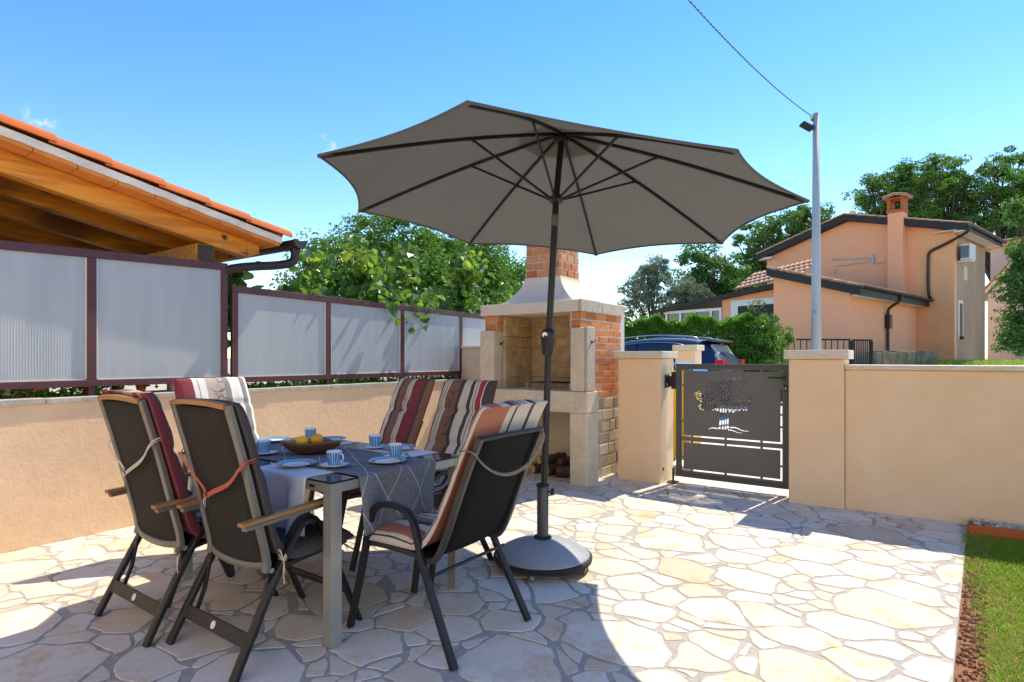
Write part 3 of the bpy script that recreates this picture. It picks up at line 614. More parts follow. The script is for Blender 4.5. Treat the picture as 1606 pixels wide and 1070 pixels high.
bricks('brickwork', bq, [((-4.15, YF+.02, 1.62), (1, 0, 0), (0, 0, 1), (0, -1, 0), .165, .17), ((XL+.175, YF+.03, 1.62), (0, 1, 0), (0, 0, 1), (1, 0, 0), .10, .17)], .225, .062, .014, M['brick'], 4, proud=.010, thick=.02, rnd_w=.06)
bricks('stone_facing', bq, [((XR-.012, 5.505, -.02), (0, 1, 0), (0, 0, 1), (1, 0, 0), YB-5.505, .89)], .17, .112, .016, M['facing'], 8, proud=.012, irregular=True, bevel=.007)
mb = MB(); mb.box((XR-.0119, 5.425, 0), (XR-.0085, YB-.002, 1.786)); mb.build('mortar_bed', M['mortar'], bq); mb = MB(); mb.box((XR-.0119, YF+.02, 1.622), (XR-.0086, 5.4249, 1.786)); mb.build('mortar_bed', M['mortar'], bq); mb = MB(); mb.box((-3.01, YF+.022, 1.622), (XR-.013, YF+.03, 1.786)); mb.build('mortar_bed', M['mortar'], bq); mb = MB(); mb.box((-4.15, YF+.022, 1.622), (-3.985, YF+.03, 1.786)); mb.build('mortar_bed', M['mortar'], bq)
mb = MB(); mb.box((-4.195, YF-.012, 1.789), (XR+.002-.022, YB+.03, 1.912)); mb.build('mantel_slab', M['hood'], bq, bevel=.008)
mb = MB(); mb.box((XR-.0199, YF-.010, 1.786), (XR+.012, YF+.48, 1.918)); mb.box((XR-.0199, YF+.484, 1.786), (XR+.010, YB+.03, 1.916)); mb.build('mantel_edge', M['rough'], bq, bevel=.01)
# hood: concave pyramid
mb = MB(); bx, ty = (-3.93, -3.0, 5.30, 6.02), (-3.70, -3.235, 5.44, 5.885); rings = []
for i in range(13):
    tt = i/12; k = 1-(1-tt)**1.75; z = 1.913+.29*tt
    q = [bx[j]+(ty[j]-bx[j])*k for j in range(4)]; rings.append([mb.b.verts.new(p) for p in ((q[0], q[2], z), (q[1], q[2], z), (q[1], q[3], z), (q[0], q[3], z))])
for a, b in zip(rings, rings[1:]):
    for k in range(4): mb.face((a[k], a[(k+1) % 4], b[(k+1) % 4], b[k]))
mb.face(rings[0][::-1]); mb.face(rings[-1]); mb.build('hood', M['hood'], bq, bevel=0)
cx0, cx1, cy0, cy1 = -3.686, -3.247, 5.45, 5.87
mb = MB(); mb.box((cx0, cy0, 2.204), (cx1, cy1, 2.95)); ch = mb.build('chimney', M['mortar'], bq)
o = bricks('chimney_brickwork', bq, [((cx0, cy0, 2.204), (1,0,0), (0,0,1), (0,-1,0), cx1-cx0, .745), ((cx1, cy0, 2.204), (0,1,0), (0,0,1), (1,0,0), cy1-cy0, .745), ((cx0, cy1, 2.204), (1,0,0), (0,0,1), (0,1,0), cx1-cx0, .745), ((cx0, cy0, 2.204), (0,1,0), (0,0,1), (-1,0,0), cy1-cy0, .745)], .135, .064, .016, M['brick'], 11, proud=.010, thick=.0001)
mb = MB(); mb.box((cx0-.06, cy0-.06, 2.951), (cx1+.06, cy1+.06, 3.0)); mb.build('chimney_cap', M['hood'], bq, bevel=.01)
for xx, yy, nm in ((-2.797, 5.33, 1), (-3.987, 5.36, 1)):
    mb = MB(); mb.sweep([(xx, yy, 1.47), (xx+.035, yy, 1.47), (xx+.045, yy, 1.50)], .01); mb.lathe([(.0, 0), (.018, 0), (.018, .006)], seg=12, m=Matrix.Translation((xx, yy, 1.47)) @ Matrix.Rotation(PI/2, 4, 'Y')); mb.build('hook', M['bark'], bq, smooth=True)
t = wthing('grill_rack', 'thin black wire grill rack standing on the barbecue hearth', 'grill rack', (-3.3, 5.6, .96))
mb = MB(); zz = 1.035
for k in range(26): mb.sweep([(-3.62+k*.022, 5.36, zz), (-3.62+k*.022, 5.72, zz)], .004, seg=5)
for yy in (5.36, 5.72): mb.sweep([(-3.64, yy, zz), (-3.05, yy, zz)], .007, seg=6)
mb.build('grid', M['blkmetal'], t)
for xx, yy in ((-3.62, 5.36), (-3.07, 5.36), (-3.62, 5.72), (-3.07, 5.72)):
    mb = MB(); mb.sweep([(xx, yy, .962), (xx, yy, zz+.005)], .010, seg=6); mb.build('leg', M['steel'], t)
def log(p, q, r, label, end='logend'):
    p = Vector(p); q = Vector(q); t = thing('firewood_log', label, 'log', p, 0, 'firewood under the barbecue'); t['_w'] = list(p)
    mb = MB(); m_ = 9; pts = [p.lerp(q, k/m_)+Vector((R_.uniform(-1, 1), R_.uniform(-1, 1), R_.uniform(-1, 1)))*r*.10 for k in range(m_+1)]; mb.sweep(pts, r*2, seg=11, caps=False); mb.build('log_bark', M['bark'], t, smooth=True)
    mb = MB(); d = (q-p).normalized(); mb.sweep([p+d*.001, p+d*.004], r*1.94, seg=11); mb.build('log_end', M[end], t); mb = MB(); mb.sweep([q-d*.004, q-d*.001], r*1.94, seg=11); mb.build('log_end', M[end], t)
log((-3.42, 5.42, .062), (-3.36, 5.85, .062), .06, 'log with pale round cut end facing out, left of the black log')
log((-3.30, 5.47, .062), (-3.05, 5.58, .07), .062, 'thick blackened log lying crosswise beside the right column', 'bark')
log((-3.62, 5.46, .055), (-3.50, 5.92, .055), .055, 'brown log at the left end of the firewood')
log((-3.28, 5.50, .165), (-3.17, 5.80, .17), .042, 'small dark log resting on top of the blackened log', 'bark')
log((-3.54, 5.48, .16), (-3.42, 5.85, .165), .048, 'reddish brown log resting across the two left logs')
mb = MB(); mb.box((-3.48, 5.34, .001), (-3.02, 5.40, .016), Matrix.Rotation(0, 4, 'Z')); o = mb.build('kindling_stick', M['logend'], bevel=.002); tag(o, 'pale flat stick lying on the ground in front of the logs', 'stick')
# ================================================================ GATE
gx0, gx1, gy, gz0, gz1 = -2.145, -1.055, 6.0, .062, 1.245
gt = wthing('garden_gate', 'charcoal metal gate with cut-out olive tree between two peach pillars', 'gate', (gx0, gy, 0))
mb = MB(); fw = .045
for a, b in (((gx0, gz0), (gx0+fw, gz1)), ((gx1-fw, gz0), (gx1, gz1))): mb.box((a[0], gy-.02, a[1]), (b[0], gy+.02, b[1]))
for z in (gz0, gz1-fw): mb.box((gx0+fw, gy-.0195, z), (gx1-fw, gy+.0195, z+fw))
mb.build('gate_frame', M['charcoal'], gt, bevel=.003)
# sheet with cut-outs as a filled 2D curve (u right, v up)
GW = gx1-gx0-2*fw; GH = gz1-gz0-2*fw
def gp(zx, zy):      # photo-zoom pixel -> sheet metres
    k = (zx-65)/800; u = k*(1+.05*(k-1))*(gx1-gx0)-fw; v = (gz1-gz0)-(zy-(50+4*k))/(775+85*k)*(gz1-gz0)-fw; return (u, v)
holes = []
def slit(u0, v0, u1, v1): holes.append([(u0, v0), (u1, v0), (u1, v1), (u0, v1)])
s_ = .016; A0, A1 = .014, GW-.014; UT, UB = GH-.012, GH-.715; LT, LB = UB-.045, .025
def ring(x0, x1, y0, y1, brx, bry):
    xe = [x0]+brx+[x1]
    for vv in (y0, y1-s_):
        for k in range(len(xe)-1):
            a = xe[k]+(.012 if k else 0); b = xe[k+1]-(.012 if k < len(xe)-2 else 0)
            slit(a, vv, b, vv+s_)
    ye = [y0+s_+.0015]+bry+[y1-s_-.0015]
    for uu in (x0, x1-s_):
        for k in range(len(ye)-1):
            a = ye[k]+(.010 if k else 0); b = ye[k+1]-(.010 if k < len(ye)-2 else 0); slit(uu, a, uu+s_, b)
ring(A0, A1, UB, UT, [.12, .46, .80], [UB+.16, UB+.54]); ring(A0, A1, LB, LT, [.12, .46, .80], [LB+.14])
grid = np.zeros((1200, 1200), bool); grid_t = np.zeros((1200, 1200), bool); NR = len(holes)
def raster(poly, pad=0):
    P = np.array(poly); c = P.mean(0); 
    if pad: d = P-c; P = P+d/(np.linalg.norm(d, axis=1, keepdims=True)+1e-9)*pad
    x0, y0 = np.floor(P.min(0)*1000).astype(int); x1, y1 = np.ceil(P.max(0)*1000).astype(int)+1
    if x0 < 0 or y0 < 0 or x1 > 1199 or y1 > 1199: return None
    X, Y = np.meshgrid(np.arange(x0, x1)/1000, np.arange(y0, y1)/1000); ins = np.zeros(X.shape, bool)
    for k in range(len(P)):
        ax, ay = P[k-1]; bx_, by_ = P[k]; c1 = (ay > Y) != (by_ > Y)
        with np.errstate(divide='ignore', invalid='ignore'): xi = (bx_-ax)*(Y-ay)/(by_-ay)+ax
        ins ^= c1 & (X < xi)
    return (x0, y0, x1, y1, ins)
def addhole(poly, pad=.0022, force=False):
    r = raster(poly, pad)
    if r is None: return False
    x0, y0, x1, y1, ins = r
    if not force and (grid[y0:y1, x0:x1] & ins).any(): return False
    grid[y0:y1, x0:x1] |= ins; q_ = raster(poly, 0); grid_t[q_[1]:q_[3], q_[0]:q_[2]] |= q_[4]; holes.append([tuple(p) for p in poly]); return True
def strip(pts, w0, w1, force=True):
    pts = [Vector(gp(*p)) for p in pts]
    n_ = [pts[0]]
    for a, b in zip(pts, pts[1:]): n_ += [a*.7+b*.3, a*.3+b*.7]
    n_.append(pts[-1]); pts = n_; Lh, Rh = [], []
    for i, p in enumerate(pts):
        d = (pts[min(i+1, len(pts)-1)]-pts[max(i-1, 0)]).normalized(); nn = Vector((-d.y, d.x)); t_ = i/(len(pts)-1); w_ = (w0+(w1-w0)*t_)/2
        Lh.append(p+nn*w_); Rh.append(p-nn*w_)
    return addhole([tuple(p) for p in Lh+Rh[::-1]], .001, force)
# trunk strips (base -> top), roots, branches
strip([(398,503),(408,470),(407,420),(412,342)], .022, .016); strip([(424,505),(427,470),(425,420),(433,345)], .018, .014)
strip([(445,505),(444,460),(443,400),(450,350)], .017, .012); strip([(462,498),(460,455),(462,405),(480,365),(535,348)], .020, .008)
strip([(318,505),(345,493),(385,500)], .003, .012); strip([(478,492),(520,492),(560,515),(610,518)], .014, .003); strip([(462,508),(500,513),(530,528),(562,530)], .010, .003)
strip([(428,330),(420,290),(412,262),(425,220)], .014, .004); strip([(440,322),(470,290),(490,255),(492,200)], .015, .004)
strip([(402,318),(370,300),(330,298),(290,322)], .011, .003); strip([(470,320),(520,322),(560,325),(622,285)], .006, .004); strip([(505,240),(530,215),(548,170)], .006, .003)
strip([(395,270),(372,235),(350,200)], .006, .003); strip([(455,230),(450,190),(455,165)], .005, .003); strip([(515,285),(545,270),(578,225)], .006, .003)
rg = np.random.default_rng(12); cl = [((350,235),(58,62)),((455,215),(62,65)),((530,215),(58,75)),((320,275),(48,45)),((415,280),(60,42)),((540,290),(85,45)),((480,310),(90,28)),((600,300),(30,30)),((235,262),(26,20)),((262,298),(22,20)),((285,350),(40,26)),((365,355),(30,26)),((500,365),(46,20)),((560,360),(36,16))]
cnt = 0
for it in range(9000):
    c, r = cl[rg.integers(len(cl))]; a = rg.uniform(0, 2*PI); q = rg.uniform(0, 1)**.5
    u, v = gp(c[0]+r[0]*q*math.cos(a), c[1]+r[1]*q*math.sin(a)); L = rg.uniform(.022, .033); W = L*.48; th_ = rg.uniform(0, PI)
    P = [(-.5,0),(-.22,.5),(.15,.5),(.5,0),(.15,-.5),(-.22,-.5)]
    poly = [(u+L*x_*math.cos(th_)-W*y_*math.sin(th_), v+L*x_*math.sin(th_)+W*y_*math.cos(th_)) for x_, y_ in P]
    if addhole(poly, .0018): cnt += 1
    if cnt > 520: break
def contours(mask):
    H_, W_ = mask.shape; E = {}
    ys_, xs_ = np.nonzero(mask)
    for y, x in zip(ys_.tolist(), xs_.tolist()):
        if not mask[y-1, x]: E.setdefault((x, y), []).append((x+1, y))
        if not mask[y, x+1]: E.setdefault((x+1, y), []).append((x+1, y+1))
        if not mask[y+1, x]: E.setdefault((x+1, y+1), []).append((x, y+1))
        if not mask[y, x-1]: E.setdefault((x, y+1), []).append((x, y))
    out = []
    while E:
        st = next(iter(E)); cur = st; loop = [st]; d = None
        while True:
            opts = E[cur]; nx_ = opts[0]
            if len(opts) > 1 and d:       # keep right so that diagonal touches stay apart
                for o_ in opts:
                    dd = (o_[0]-cur[0], o_[1]-cur[1])
                    if d[0]*dd[1]-d[1]*dd[0] > 0: nx_ = o_
            opts.remove(nx_)
            if not opts: del E[cur]
            d = (nx_[0]-cur[0], nx_[1]-cur[1]); cur = nx_
            if cur == st: break
            loop.append(cur)
        if len(loop) < 12: continue
        P = np.array(loop, float)
        for _ in range(3): P = (np.roll(P, 1, 0)+P*2+np.roll(P, -1, 0))/4
        out.append(P[::3]/1000)
    return out
ringholes = holes[:NR]
tree_mask = grid_t
loops = contours(tree_mask); holes = ringholes+[[tuple(p) for p in L] for L in loops]
from mathutils.geometry import delaunay_2d_cdt
loops_ = [[(0, 0), (GW, 0), (GW, GH), (0, GH)]]+holes; VV, EE = [], []
for L in loops_:
    b0 = len(VV); VV += [Vector(p) for p in L]; EE += [(b0+k, b0+(k+1) % len(L)) for k in range(len(L))]
ov, oe, ofc, *_ = delaunay_2d_cdt(VV, EE, [], 0, 1e-6)
tri = np.array([f_ for f_ in ofc if len(f_) == 3]); pv = np.array([tuple(v) for v in ov]); cc_ = pv[tri].mean(1); ins = np.zeros(len(tri), bool)
for L in holes:
    P = np.array(L); bb = (cc_[:, 0] > P[:, 0].min()) & (cc_[:, 0] < P[:, 0].max()) & (cc_[:, 1] > P[:, 1].min()) & (cc_[:, 1] < P[:, 1].max()); ix = np.nonzero(bb)[0]
    if not len(ix): continue
    X_, Y_ = cc_[ix, 0], cc_[ix, 1]; q = np.zeros(len(ix), bool)
    for k in range(len(P)):
        ax, ay = P[k-1]; bx_, by_ = P[k]
        if ay == by_: continue
        q ^= ((ay > Y_) != (by_ > Y_)) & (X_ < (bx_-ax)*(Y_-ay)/(by_-ay)+ax)
    ins[ix] ^= q
tri = tri[~ins]
nv_ = len(pv); th_ = .0015; a0 = np.c_[pv, np.full(nv_, th_)]; a1 = np.c_[pv, np.full(nv_, -th_)]
e3 = np.concatenate([tri[:, [0, 1]], tri[:, [1, 2]], tri[:, [2, 0]]]); es = set(map(tuple, e3.tolist())); rim_ = [(x, y) for x, y in es if (y, x) not in es]
rf_ = [(x, y, y+nv_) for x, y in rim_]+[(x, y+nv_, x+nv_) for x, y in rim_]
o = np_mesh('gate_panel', np.r_[a0, a1], np.r_[tri, tri[:, ::-1]+nv_, np.array(rf_)], M['sheet']); o.parent = gt; o.location = (fw, 0, gz0+fw); o.rotation_euler = (PI/2, 0, 0)
bm_ = bmesh.new(); bm_.from_mesh(o.data); bmesh.ops.delete(bm_, geom=[v for v in bm_.verts if not v.link_faces], context='VERTS'); bmesh.ops.recalc_face_normals(bm_, faces=bm_.faces); bm_.to_mesh(o.data); bm_.free()
def gmb(): return MB()
mb = MB(); hx = gx1-.06
mb.lathe([(0, 0), (.016, 0), (.016, .03), (0, .03)], seg=14, m=Matrix.Translation((hx+.02, gy-.018, 1.115)) @ Matrix.Rotation(PI/2, 4, 'X')); mb.sweep([(hx+.02, gy-.05, 1.115), (hx-.03, gy-.055, 1.117), (hx-.11, gy-.05, 1.120)], .022, .014, seg=8); mb.build('handle', M['black'], gt, smooth=True)
mb = MB(); mb.box((hx+.018, gy-.024, .985), (hx+.05, gy-.0205, 1.05)); k_ = mb.build('lock_plate', M['black'], gt, bevel=.004)
mb = MB(); mb.lathe([(0, 0), (.007, 0), (.007, .004), (0, .004)], seg=12, m=Matrix.Translation((hx+.034, gy-.0245, 1.022)) @ Matrix.Rotation(PI/2, 4, 'X')); mb.box((hx+.0305, gy-.0285, 1.0), (hx+.0375, gy-.0245, 1.02)); o = mb.build('lock_cylinder', M['steel'], k_, org=(gx0, gy, 0))
mb = MB(); mb.box((-2.239, 5.90, .99), (-2.225, 6.03, 1.13)); mb.box((-2.2245, 5.955, 1.005), (-2.19, 5.995, 1.115)); mb.box((-2.1895, 5.965, .98), (-2.147, 5.99, 1.16)); mb.build('hinge', M['black'], gt, bevel=.003)
mb = MB(); mb.lathe([(0, 0), (.012, 0), (.012, .012), (0, .012)], seg=6, m=Matrix.Translation((-2.238, 5.93, 1.09)) @ Matrix.Rotation(PI/2, 4, 'Y')); mb.lathe([(0, 0), (.012, 0), (.012, .012), (0, .012)], seg=6, m=Matrix.Translation((-2.224, 5.93, 1.03)) @ Matrix.Rotation(PI/2, 4, 'Y')); mb.build('hinge_bolt', M['steel'], gt)
t = wthing('gate_stop', 'small black floor bracket holding the hinge foot of the gate', 'gate stop', (-2.17, 5.96, 0))
mb = MB(); mb.box((-2.22, 5.90, .001), (-2.12, 6.02, .008)); mb.build('foot_plate', M['black'], t, bevel=.002)
mb = MB(); mb.sweep([(-2.168, 5.965, .008), (-2.168, 5.965, .15)], .022, seg=12); mb.build('pin', M['black'], t, smooth=True)
t = thing('junction_plug', 'small round black socket low on the hinge side pillar', 'socket', (-2.238, 5.86, .145)); mb = MB(); mb.lathe([(0, 0), (.018, 0), (.016, .008), (0, .008)], seg=14, m=Matrix.Rotation(PI/2, 4, 'Y')); mb.build('plug', M['black'], t, smooth=True)
# latch keep on the far pillar
mb = MB(); mb.box((-1.046, 5.99, .60), (-1.0165, 6.03, 1.26)); o = mb.build('latch_post', M['charcoal'], bevel=.002); tag(o, 'thin dark strike post fixed to the wider pillar beside the gate latch', 'gate post')
# ================================================================ RIBBED SCREENS ON THE LEFT WALL
def screen(label, ys, zt, zb, x=-5.12):
    t = wthing('screen_fence', label, 'fence', (x, (ys[0]+ys[-1])/2, 1.025)); y0, y1 = ys[0], ys[-1]
    zt_ = lambda y: zt[0]+(zt[1]-zt[0])*(y-y0)/(y1-y0); fw = .062
    mb = MB(); mb.hexa([(x-.02,y0,zt_(y0)-fw),(x+.02,y0,zt_(y0)-fw),(x+.02,y1,zt_(y1)-fw),(x-.02,y1,zt_(y1)-fw),(x-.02,y0,zt_(y0)),(x+.02,y0,zt_(y0)),(x+.02,y1,zt_(y1)),(x-.02,y1,zt_(y1))]); mb.build('top_rail', M['maroon'], t, bevel=.003)
    mb = MB(); mb.box((x-.02, y0, zb), (x+.02, y1, zb+fw*.8)); mb.build('bottom_rail', M['maroon'], t, bevel=.003)
    for k, y in enumerate(ys):
        w_ = .03 if 0 < k < len(ys)-1 else .028; yy = min(max(y, y0+w_), y1-w_)
        mb = MB(); mb.box((x-.018, yy-w_, zb+fw*.8), (x+.018, yy+w_, zt_(yy)-fw)); mb.box((x-.03, yy-.02, 1.022), (x+.01, yy+.02, zb)); mb.build('post', M['maroon'], t, bevel=.003)
    for a, b in zip(ys, ys[1:]):
        a += .031; b -= .031
        mb = MB(); mb.hexa([(x-.008,a,zb+fw*.8),(x+.002,a,zb+fw*.8),(x+.002,b,zb+fw*.8),(x-.008,b,zb+fw*.8),(x-.008,a,zt_(a)-fw),(x+.002,a,zt_(a)-fw),(x+.002,b,zt_(b)-fw),(x-.008,b,zt_(b)-fw)]); mb.build('ribbed_panel', M['ribbed'], t)
        mb = MB()
        for yy in (a+.004, b-.004): mb.bar((x+.006, yy, zb+fw*.8), (x+.006, yy, zt_(yy)-fw), .008, .008)
        mb.bar((x+.006, a, zb+fw*.8+.004), (x+.006, b, zb+fw*.8+.004), .008, .008); mb.build('bead', M['cream'], t)
    return t
screen('taller maroon framed ribbed plastic screen under the tiled roof', [-2.3, -1.3, -.3, .7, 1.718, 2.76], (2.0, 2.155), 1.092)
screen('lower maroon framed ribbed plastic screen with leaves hanging over its top', [2.80, 3.842, 4.90, 5.976, 6.9], (1.965, 1.915), 1.082)
# ================================================================ TABLE AND WHAT STANDS ON IT
TX0, TX1, TY0, TY1, TZ = -3.60, -2.168, 1.645, 2.545, .75
tb = wthing('dining_table', 'rectangular outdoor dining table with black glass top and champagne aluminium frame', 'table', ((TX0+TX1)/2, (TY0+TY1)/2, 0))
lw = .058
for xx in (TX0, TX1-lw):
    for yy in (TY0, TY1-lw):
        mb = MB(); mb.box((xx, yy, .004), (xx+lw, yy+lw, TZ-.0085)); 
        for a in (.42,): 
            mb.box((xx+lw*a, yy-.0006, .004), (xx+lw*(a+.03), yy+.001, TZ-.06)); mb.box((xx+lw-.001, yy+lw*a, .004), (xx+lw+.0006, yy+lw*(a+.03), TZ-.06))
        mb.build('leg', M['alu'], tb, bevel=.003)
mb = MB(); ah = .052
mb.box((TX0+lw, TY0+.002, TZ-ah), (TX1-lw, TY0+.03, TZ-.0085)); mb.box((TX0+lw, TY1-.03, TZ-ah), (TX1-lw, TY1-.002, TZ-.0085))
mb.box((TX0+.002, TY0+lw, TZ-ah), (TX0+.03, TY1-lw, TZ-.0085)); mb.box((TX1-.03, TY0+lw, TZ-ah), (TX1-.002, TY1-lw, TZ-.0085)); mb.build('apron', M['alu'], tb, bevel=.002)
mb = MB(); mb.box((TX0, TY0, TZ-.008), (TX1, TY1, TZ)); mb.build('glass_top', M['glassblk'], tb, bevel=.0015)
mb = MB(); mb.box((TX1-.16, TY0-.0005, TZ-.038), (TX1-.122, TY0+.003, TZ-.026)); mb.build('maker_plate', M['black'], tb)
def cloth(name, label, cat, path, width_dir, half, mat_, center, thick=.0016, wave=.012, group=None, seed=1, drops=(0, 0)):
    """path: list of (along, z) profile of a runner hanging over both edges; grid mesh with solidify"""
    rg = np.random.default_rng(seed); pts = [np.array(p, float) for p in path]; out = []
    for a, b in zip(pts, pts[1:]):
        n_ = max(1, int(np.linalg.norm(b-a)/.02)); out += [a+(b-a)*k/n_ for k in range(n_)]
    out.append(pts[-1]); L = [0]
    for a, b in zip(out, out[1:]): L.append(L[-1]+np.linalg.norm(b-a))
    nu = 26; V = []; UV = []; c = Vector(center); wdv = Vector(width_dir); al = Vector((wdv.y, -wdv.x, 0)) if abs(wdv.x) > .5 else Vector((1, 0, 0))
    if abs(wdv.x) > .5: al = Vector((0, 1, 0))
    top = max(p[1] for p in out)
    for (s_, z), l_ in zip(out, L):
        dep = max(0, top-z)
        for i in range(nu+1):
            u = (i/nu-.5)*2; ww = half*(1-.10*min(1, dep/.3)*(.5+.5*math.sin(seed+l_*2)))
            off = math.sin(u*5.2+seed*2+dep*3)*wave*min(1, dep/.12)+math.sin(u*11+seed)*wave*.3*min(1, dep/.2)
            side = 1 if s_ > 0 else -1
            p = c+wdv*(u*ww)+al*(s_+off*side*(1 if dep > .01 else 0)); V.append((p.x, p.y, z+ (noise.noise(Vector((p.x*9, p.y*9, 5)))*.0018 if dep < .01 else 0))); UV.append((i/nu*half*2, l_))
    Fc = [(j*(nu+1)+i, j*(nu+1)+i+1, (j+1)*(nu+1)+i+1, (j+1)*(nu+1)+i) for j in range(len(out)-1) for i in range(nu)]
    me = bpy.data.meshes.new(name); me.from_pydata(V, [], Fc); uv = me.uv_layers.new(name='UVMap')
    for lp in me.loops: uv.data[lp.index].uv = UV[lp.vertex_index]
    me.shade_smooth(); me.materials.append(mat_); o = bpy.data.objects.new(name, me); COL.objects.link(o)
    md = o.modifiers.new('s', 'SOLIDIFY'); md.thickness = thick; md.offset = 1
    return tag(o, label, cat, group)
zt = TZ+.001
def drop_path(a, b, z, zda, zdb, r=.012):
    e = .006
    return [(a-e-.004, zda), (a-e-.002, z-.06), (a-e, z-r), (a-e*.3, z-.003), (a+r, z), (b-r, z), (b+e*.3, z-.003), (b+e, z-r), (b+e+.002, z-.06), (b+e+.004, zdb)]
hy_ = (TY1-TY0)/2; hx_ = (TX1-TX0)/2; cy_ = (TY0+TY1)/2; cxm = (TX0+TX1)/2
cloth('table_runner', 'white linen runner across the table at the corner nearest the camera', 'table runner', drop_path(-hy_, hy_, zt+.0005, .40, .56), (1, 0, 0), .215, M['linen'], (-2.56, cy_, 0), seed=2, wave=.02)
cloth('table_runner', 'white linen runner across the far left end of the table', 'table runner', drop_path(-hy_, hy_, zt+.0005, .45, .5), (1, 0, 0), .215, M['linen'], (-3.27, cy_, 0), seed=5, wave=.02)
o = cloth('table_runner', 'long blue grey runner with stitched diamonds hanging over the table end', 'table runner', drop_path(-hx_, hx_, zt+.004, .48, .47), (0, 1, 0), .262, M['runner'], (cxm, 2.06, 0), seed=3, wave=.014)
SZ = zt+.0075
def make_saucer(name, r, label, cat, group, rim=False):
    t = thing(name, label, cat, (0, 0, 0), 0, group); h = r*.13
    mb = MB(); prof = [(0, .0), (r*.5, .0), (r*.58, .002), (r*.97, h), (r, h+.0015), (r*.985, h+.003), (r*.60, .0055), (r*.5, .004), (0, .004)]; mb.lathe(prof[1:-1], seg=48); mb.build('dish', M['white'], t, smooth=True)
    mb = MB(); f = lambda q: .0055+(h+.003-.0055)*(q-.6)/(.985-.6)+.0008
    if rim:
        for a, b in ((.66, .80), (.84, .90)): mb.lathe([(r*a, f(a)), (r*b, f(b))], seg=48, cap=False)
        mb.lathe([(r*.93, f(.93)), (r*.99, f(.99))], seg=48, cap=False)
    else: mb.lathe([(r*.86, f(.86)), (r*.98, f(.98))], seg=40, cap=False)
    mb.build('blue_rim', M['blue'], t); return t
def make_cup():
    t = thing('coffee_cup', 'x', 'cup', (0, 0, 0), 0, 'blue striped cups on the table')
    R0, R1, H_ = .0275, .0385, .073
    mb = MB(); mb.lathe([(R0*.9, 0), (R0, .001), (R0+.001, .004), (R1, H_), (R1-.0015, H_+.001), (R1-.003, H_-.001), (R0-.002, .006), (.002, .005)], seg=40); mb.build('body', M['white'], t, smooth=True)
    mb = MB(); rg = random.Random(4); a = 0
    while a < 2*PI-.1:
        w_ = rg.uniform(.14, .30); a1 = min(a+w_, 2*PI-.05)
        if not (.0 < a < .0): 
            n_ = 4; P0, P1 = [], []
            for k in range(n_+1):
                an = a+(a1-a)*k/n_; ra = R0+.0015+(R1-R0)*(.006/H_); rb = R1+.0006-(R1-R0)*(.006/H_)
                P0.append(mb.b.verts.new((ra*math.cos(an), ra*math.sin(an), .006))); P1.append(mb.b.verts.new((rb*math.cos(an), rb*math.sin(an), H_-.005)))
            for k in range(n_): mb.face((P0[k], P0[k+1], P1[k+1], P1[k]))
        a = a1+rg.uniform(.05, .12)
    mb.build('blue_stripes', M['blue'], t, smooth=True)
    mb = MB(); mb.sweep([(R1-.003, 0, .060), (R1+.012, 0, .063), (R1+.022, 0, .048), (R1+.018, 0, .028), (R0+.004, 0, .018)], .010, .006, sub=2, seg=8); mb.build('handle', M['white'], t, smooth=True); return t
cup0 = make_cup(); sau0 = make_saucer('saucer', .077, 'x', 'saucer', 'saucers under the cups'); pl0 = make_saucer('dinner_plate', .100, 'x', 'plate', 'blue rimmed plates on the table', True)
cups = [((-2.445,1.873), .2, 'striped cup nearest the camera, beside the front plate'), ((-2.373,2.223), 2.8, 'striped cup by the plate on the grey runner near the barbecue end chair'), ((-2.744,2.403), 2.3, 'striped cup on the far side, right of the wooden bowl'), ((-3.35,2.376), 2.0, 'striped cup standing behind the wooden bowl of lemons'), ((-3.46,1.978), -2.3, 'leftmost striped cup, in front of the far end chair'), ((-3.085,1.88), -2.1, 'striped cup with handle turned to the camera, left of the bowl')]
plates = [((-2.62,1.775), 'blue rimmed plate on the white runner at the near side'), ((-2.307,2.105), 'blue rimmed plate at the end of the grey runner'), ((-2.58,2.452), 'blue rimmed plate on the white runner before the right striped cushion'), ((-3.22,2.44), 'blue rimmed plate behind the wooden bowl'), ((-3.50,2.20), 'blue rimmed plate at the far end of the table'), ((-3.20,1.755), 'blue rimmed plate before the chair with the white strap')]
for i, ((x, y), a, lb) in enumerate(cups):
    s = sau0 if i == 0 else copy_tree(sau0); s.location = (x, y, SZ); s['label'] = 'white saucer under the '+lb.replace('striped ', '', 1).split(',')[0].replace(' near the barbecue end chair', '')
    c = cup0 if i == 0 else copy_tree(cup0); c.location = (x, y, SZ+.0045); c.rotation_euler.z = a; c['label'] = lb
for i, ((x, y), lb) in enumerate(plates):
    c = pl0 if i == 0 else copy_tree(pl0); c.location = (x, y, SZ); c['label'] = lb
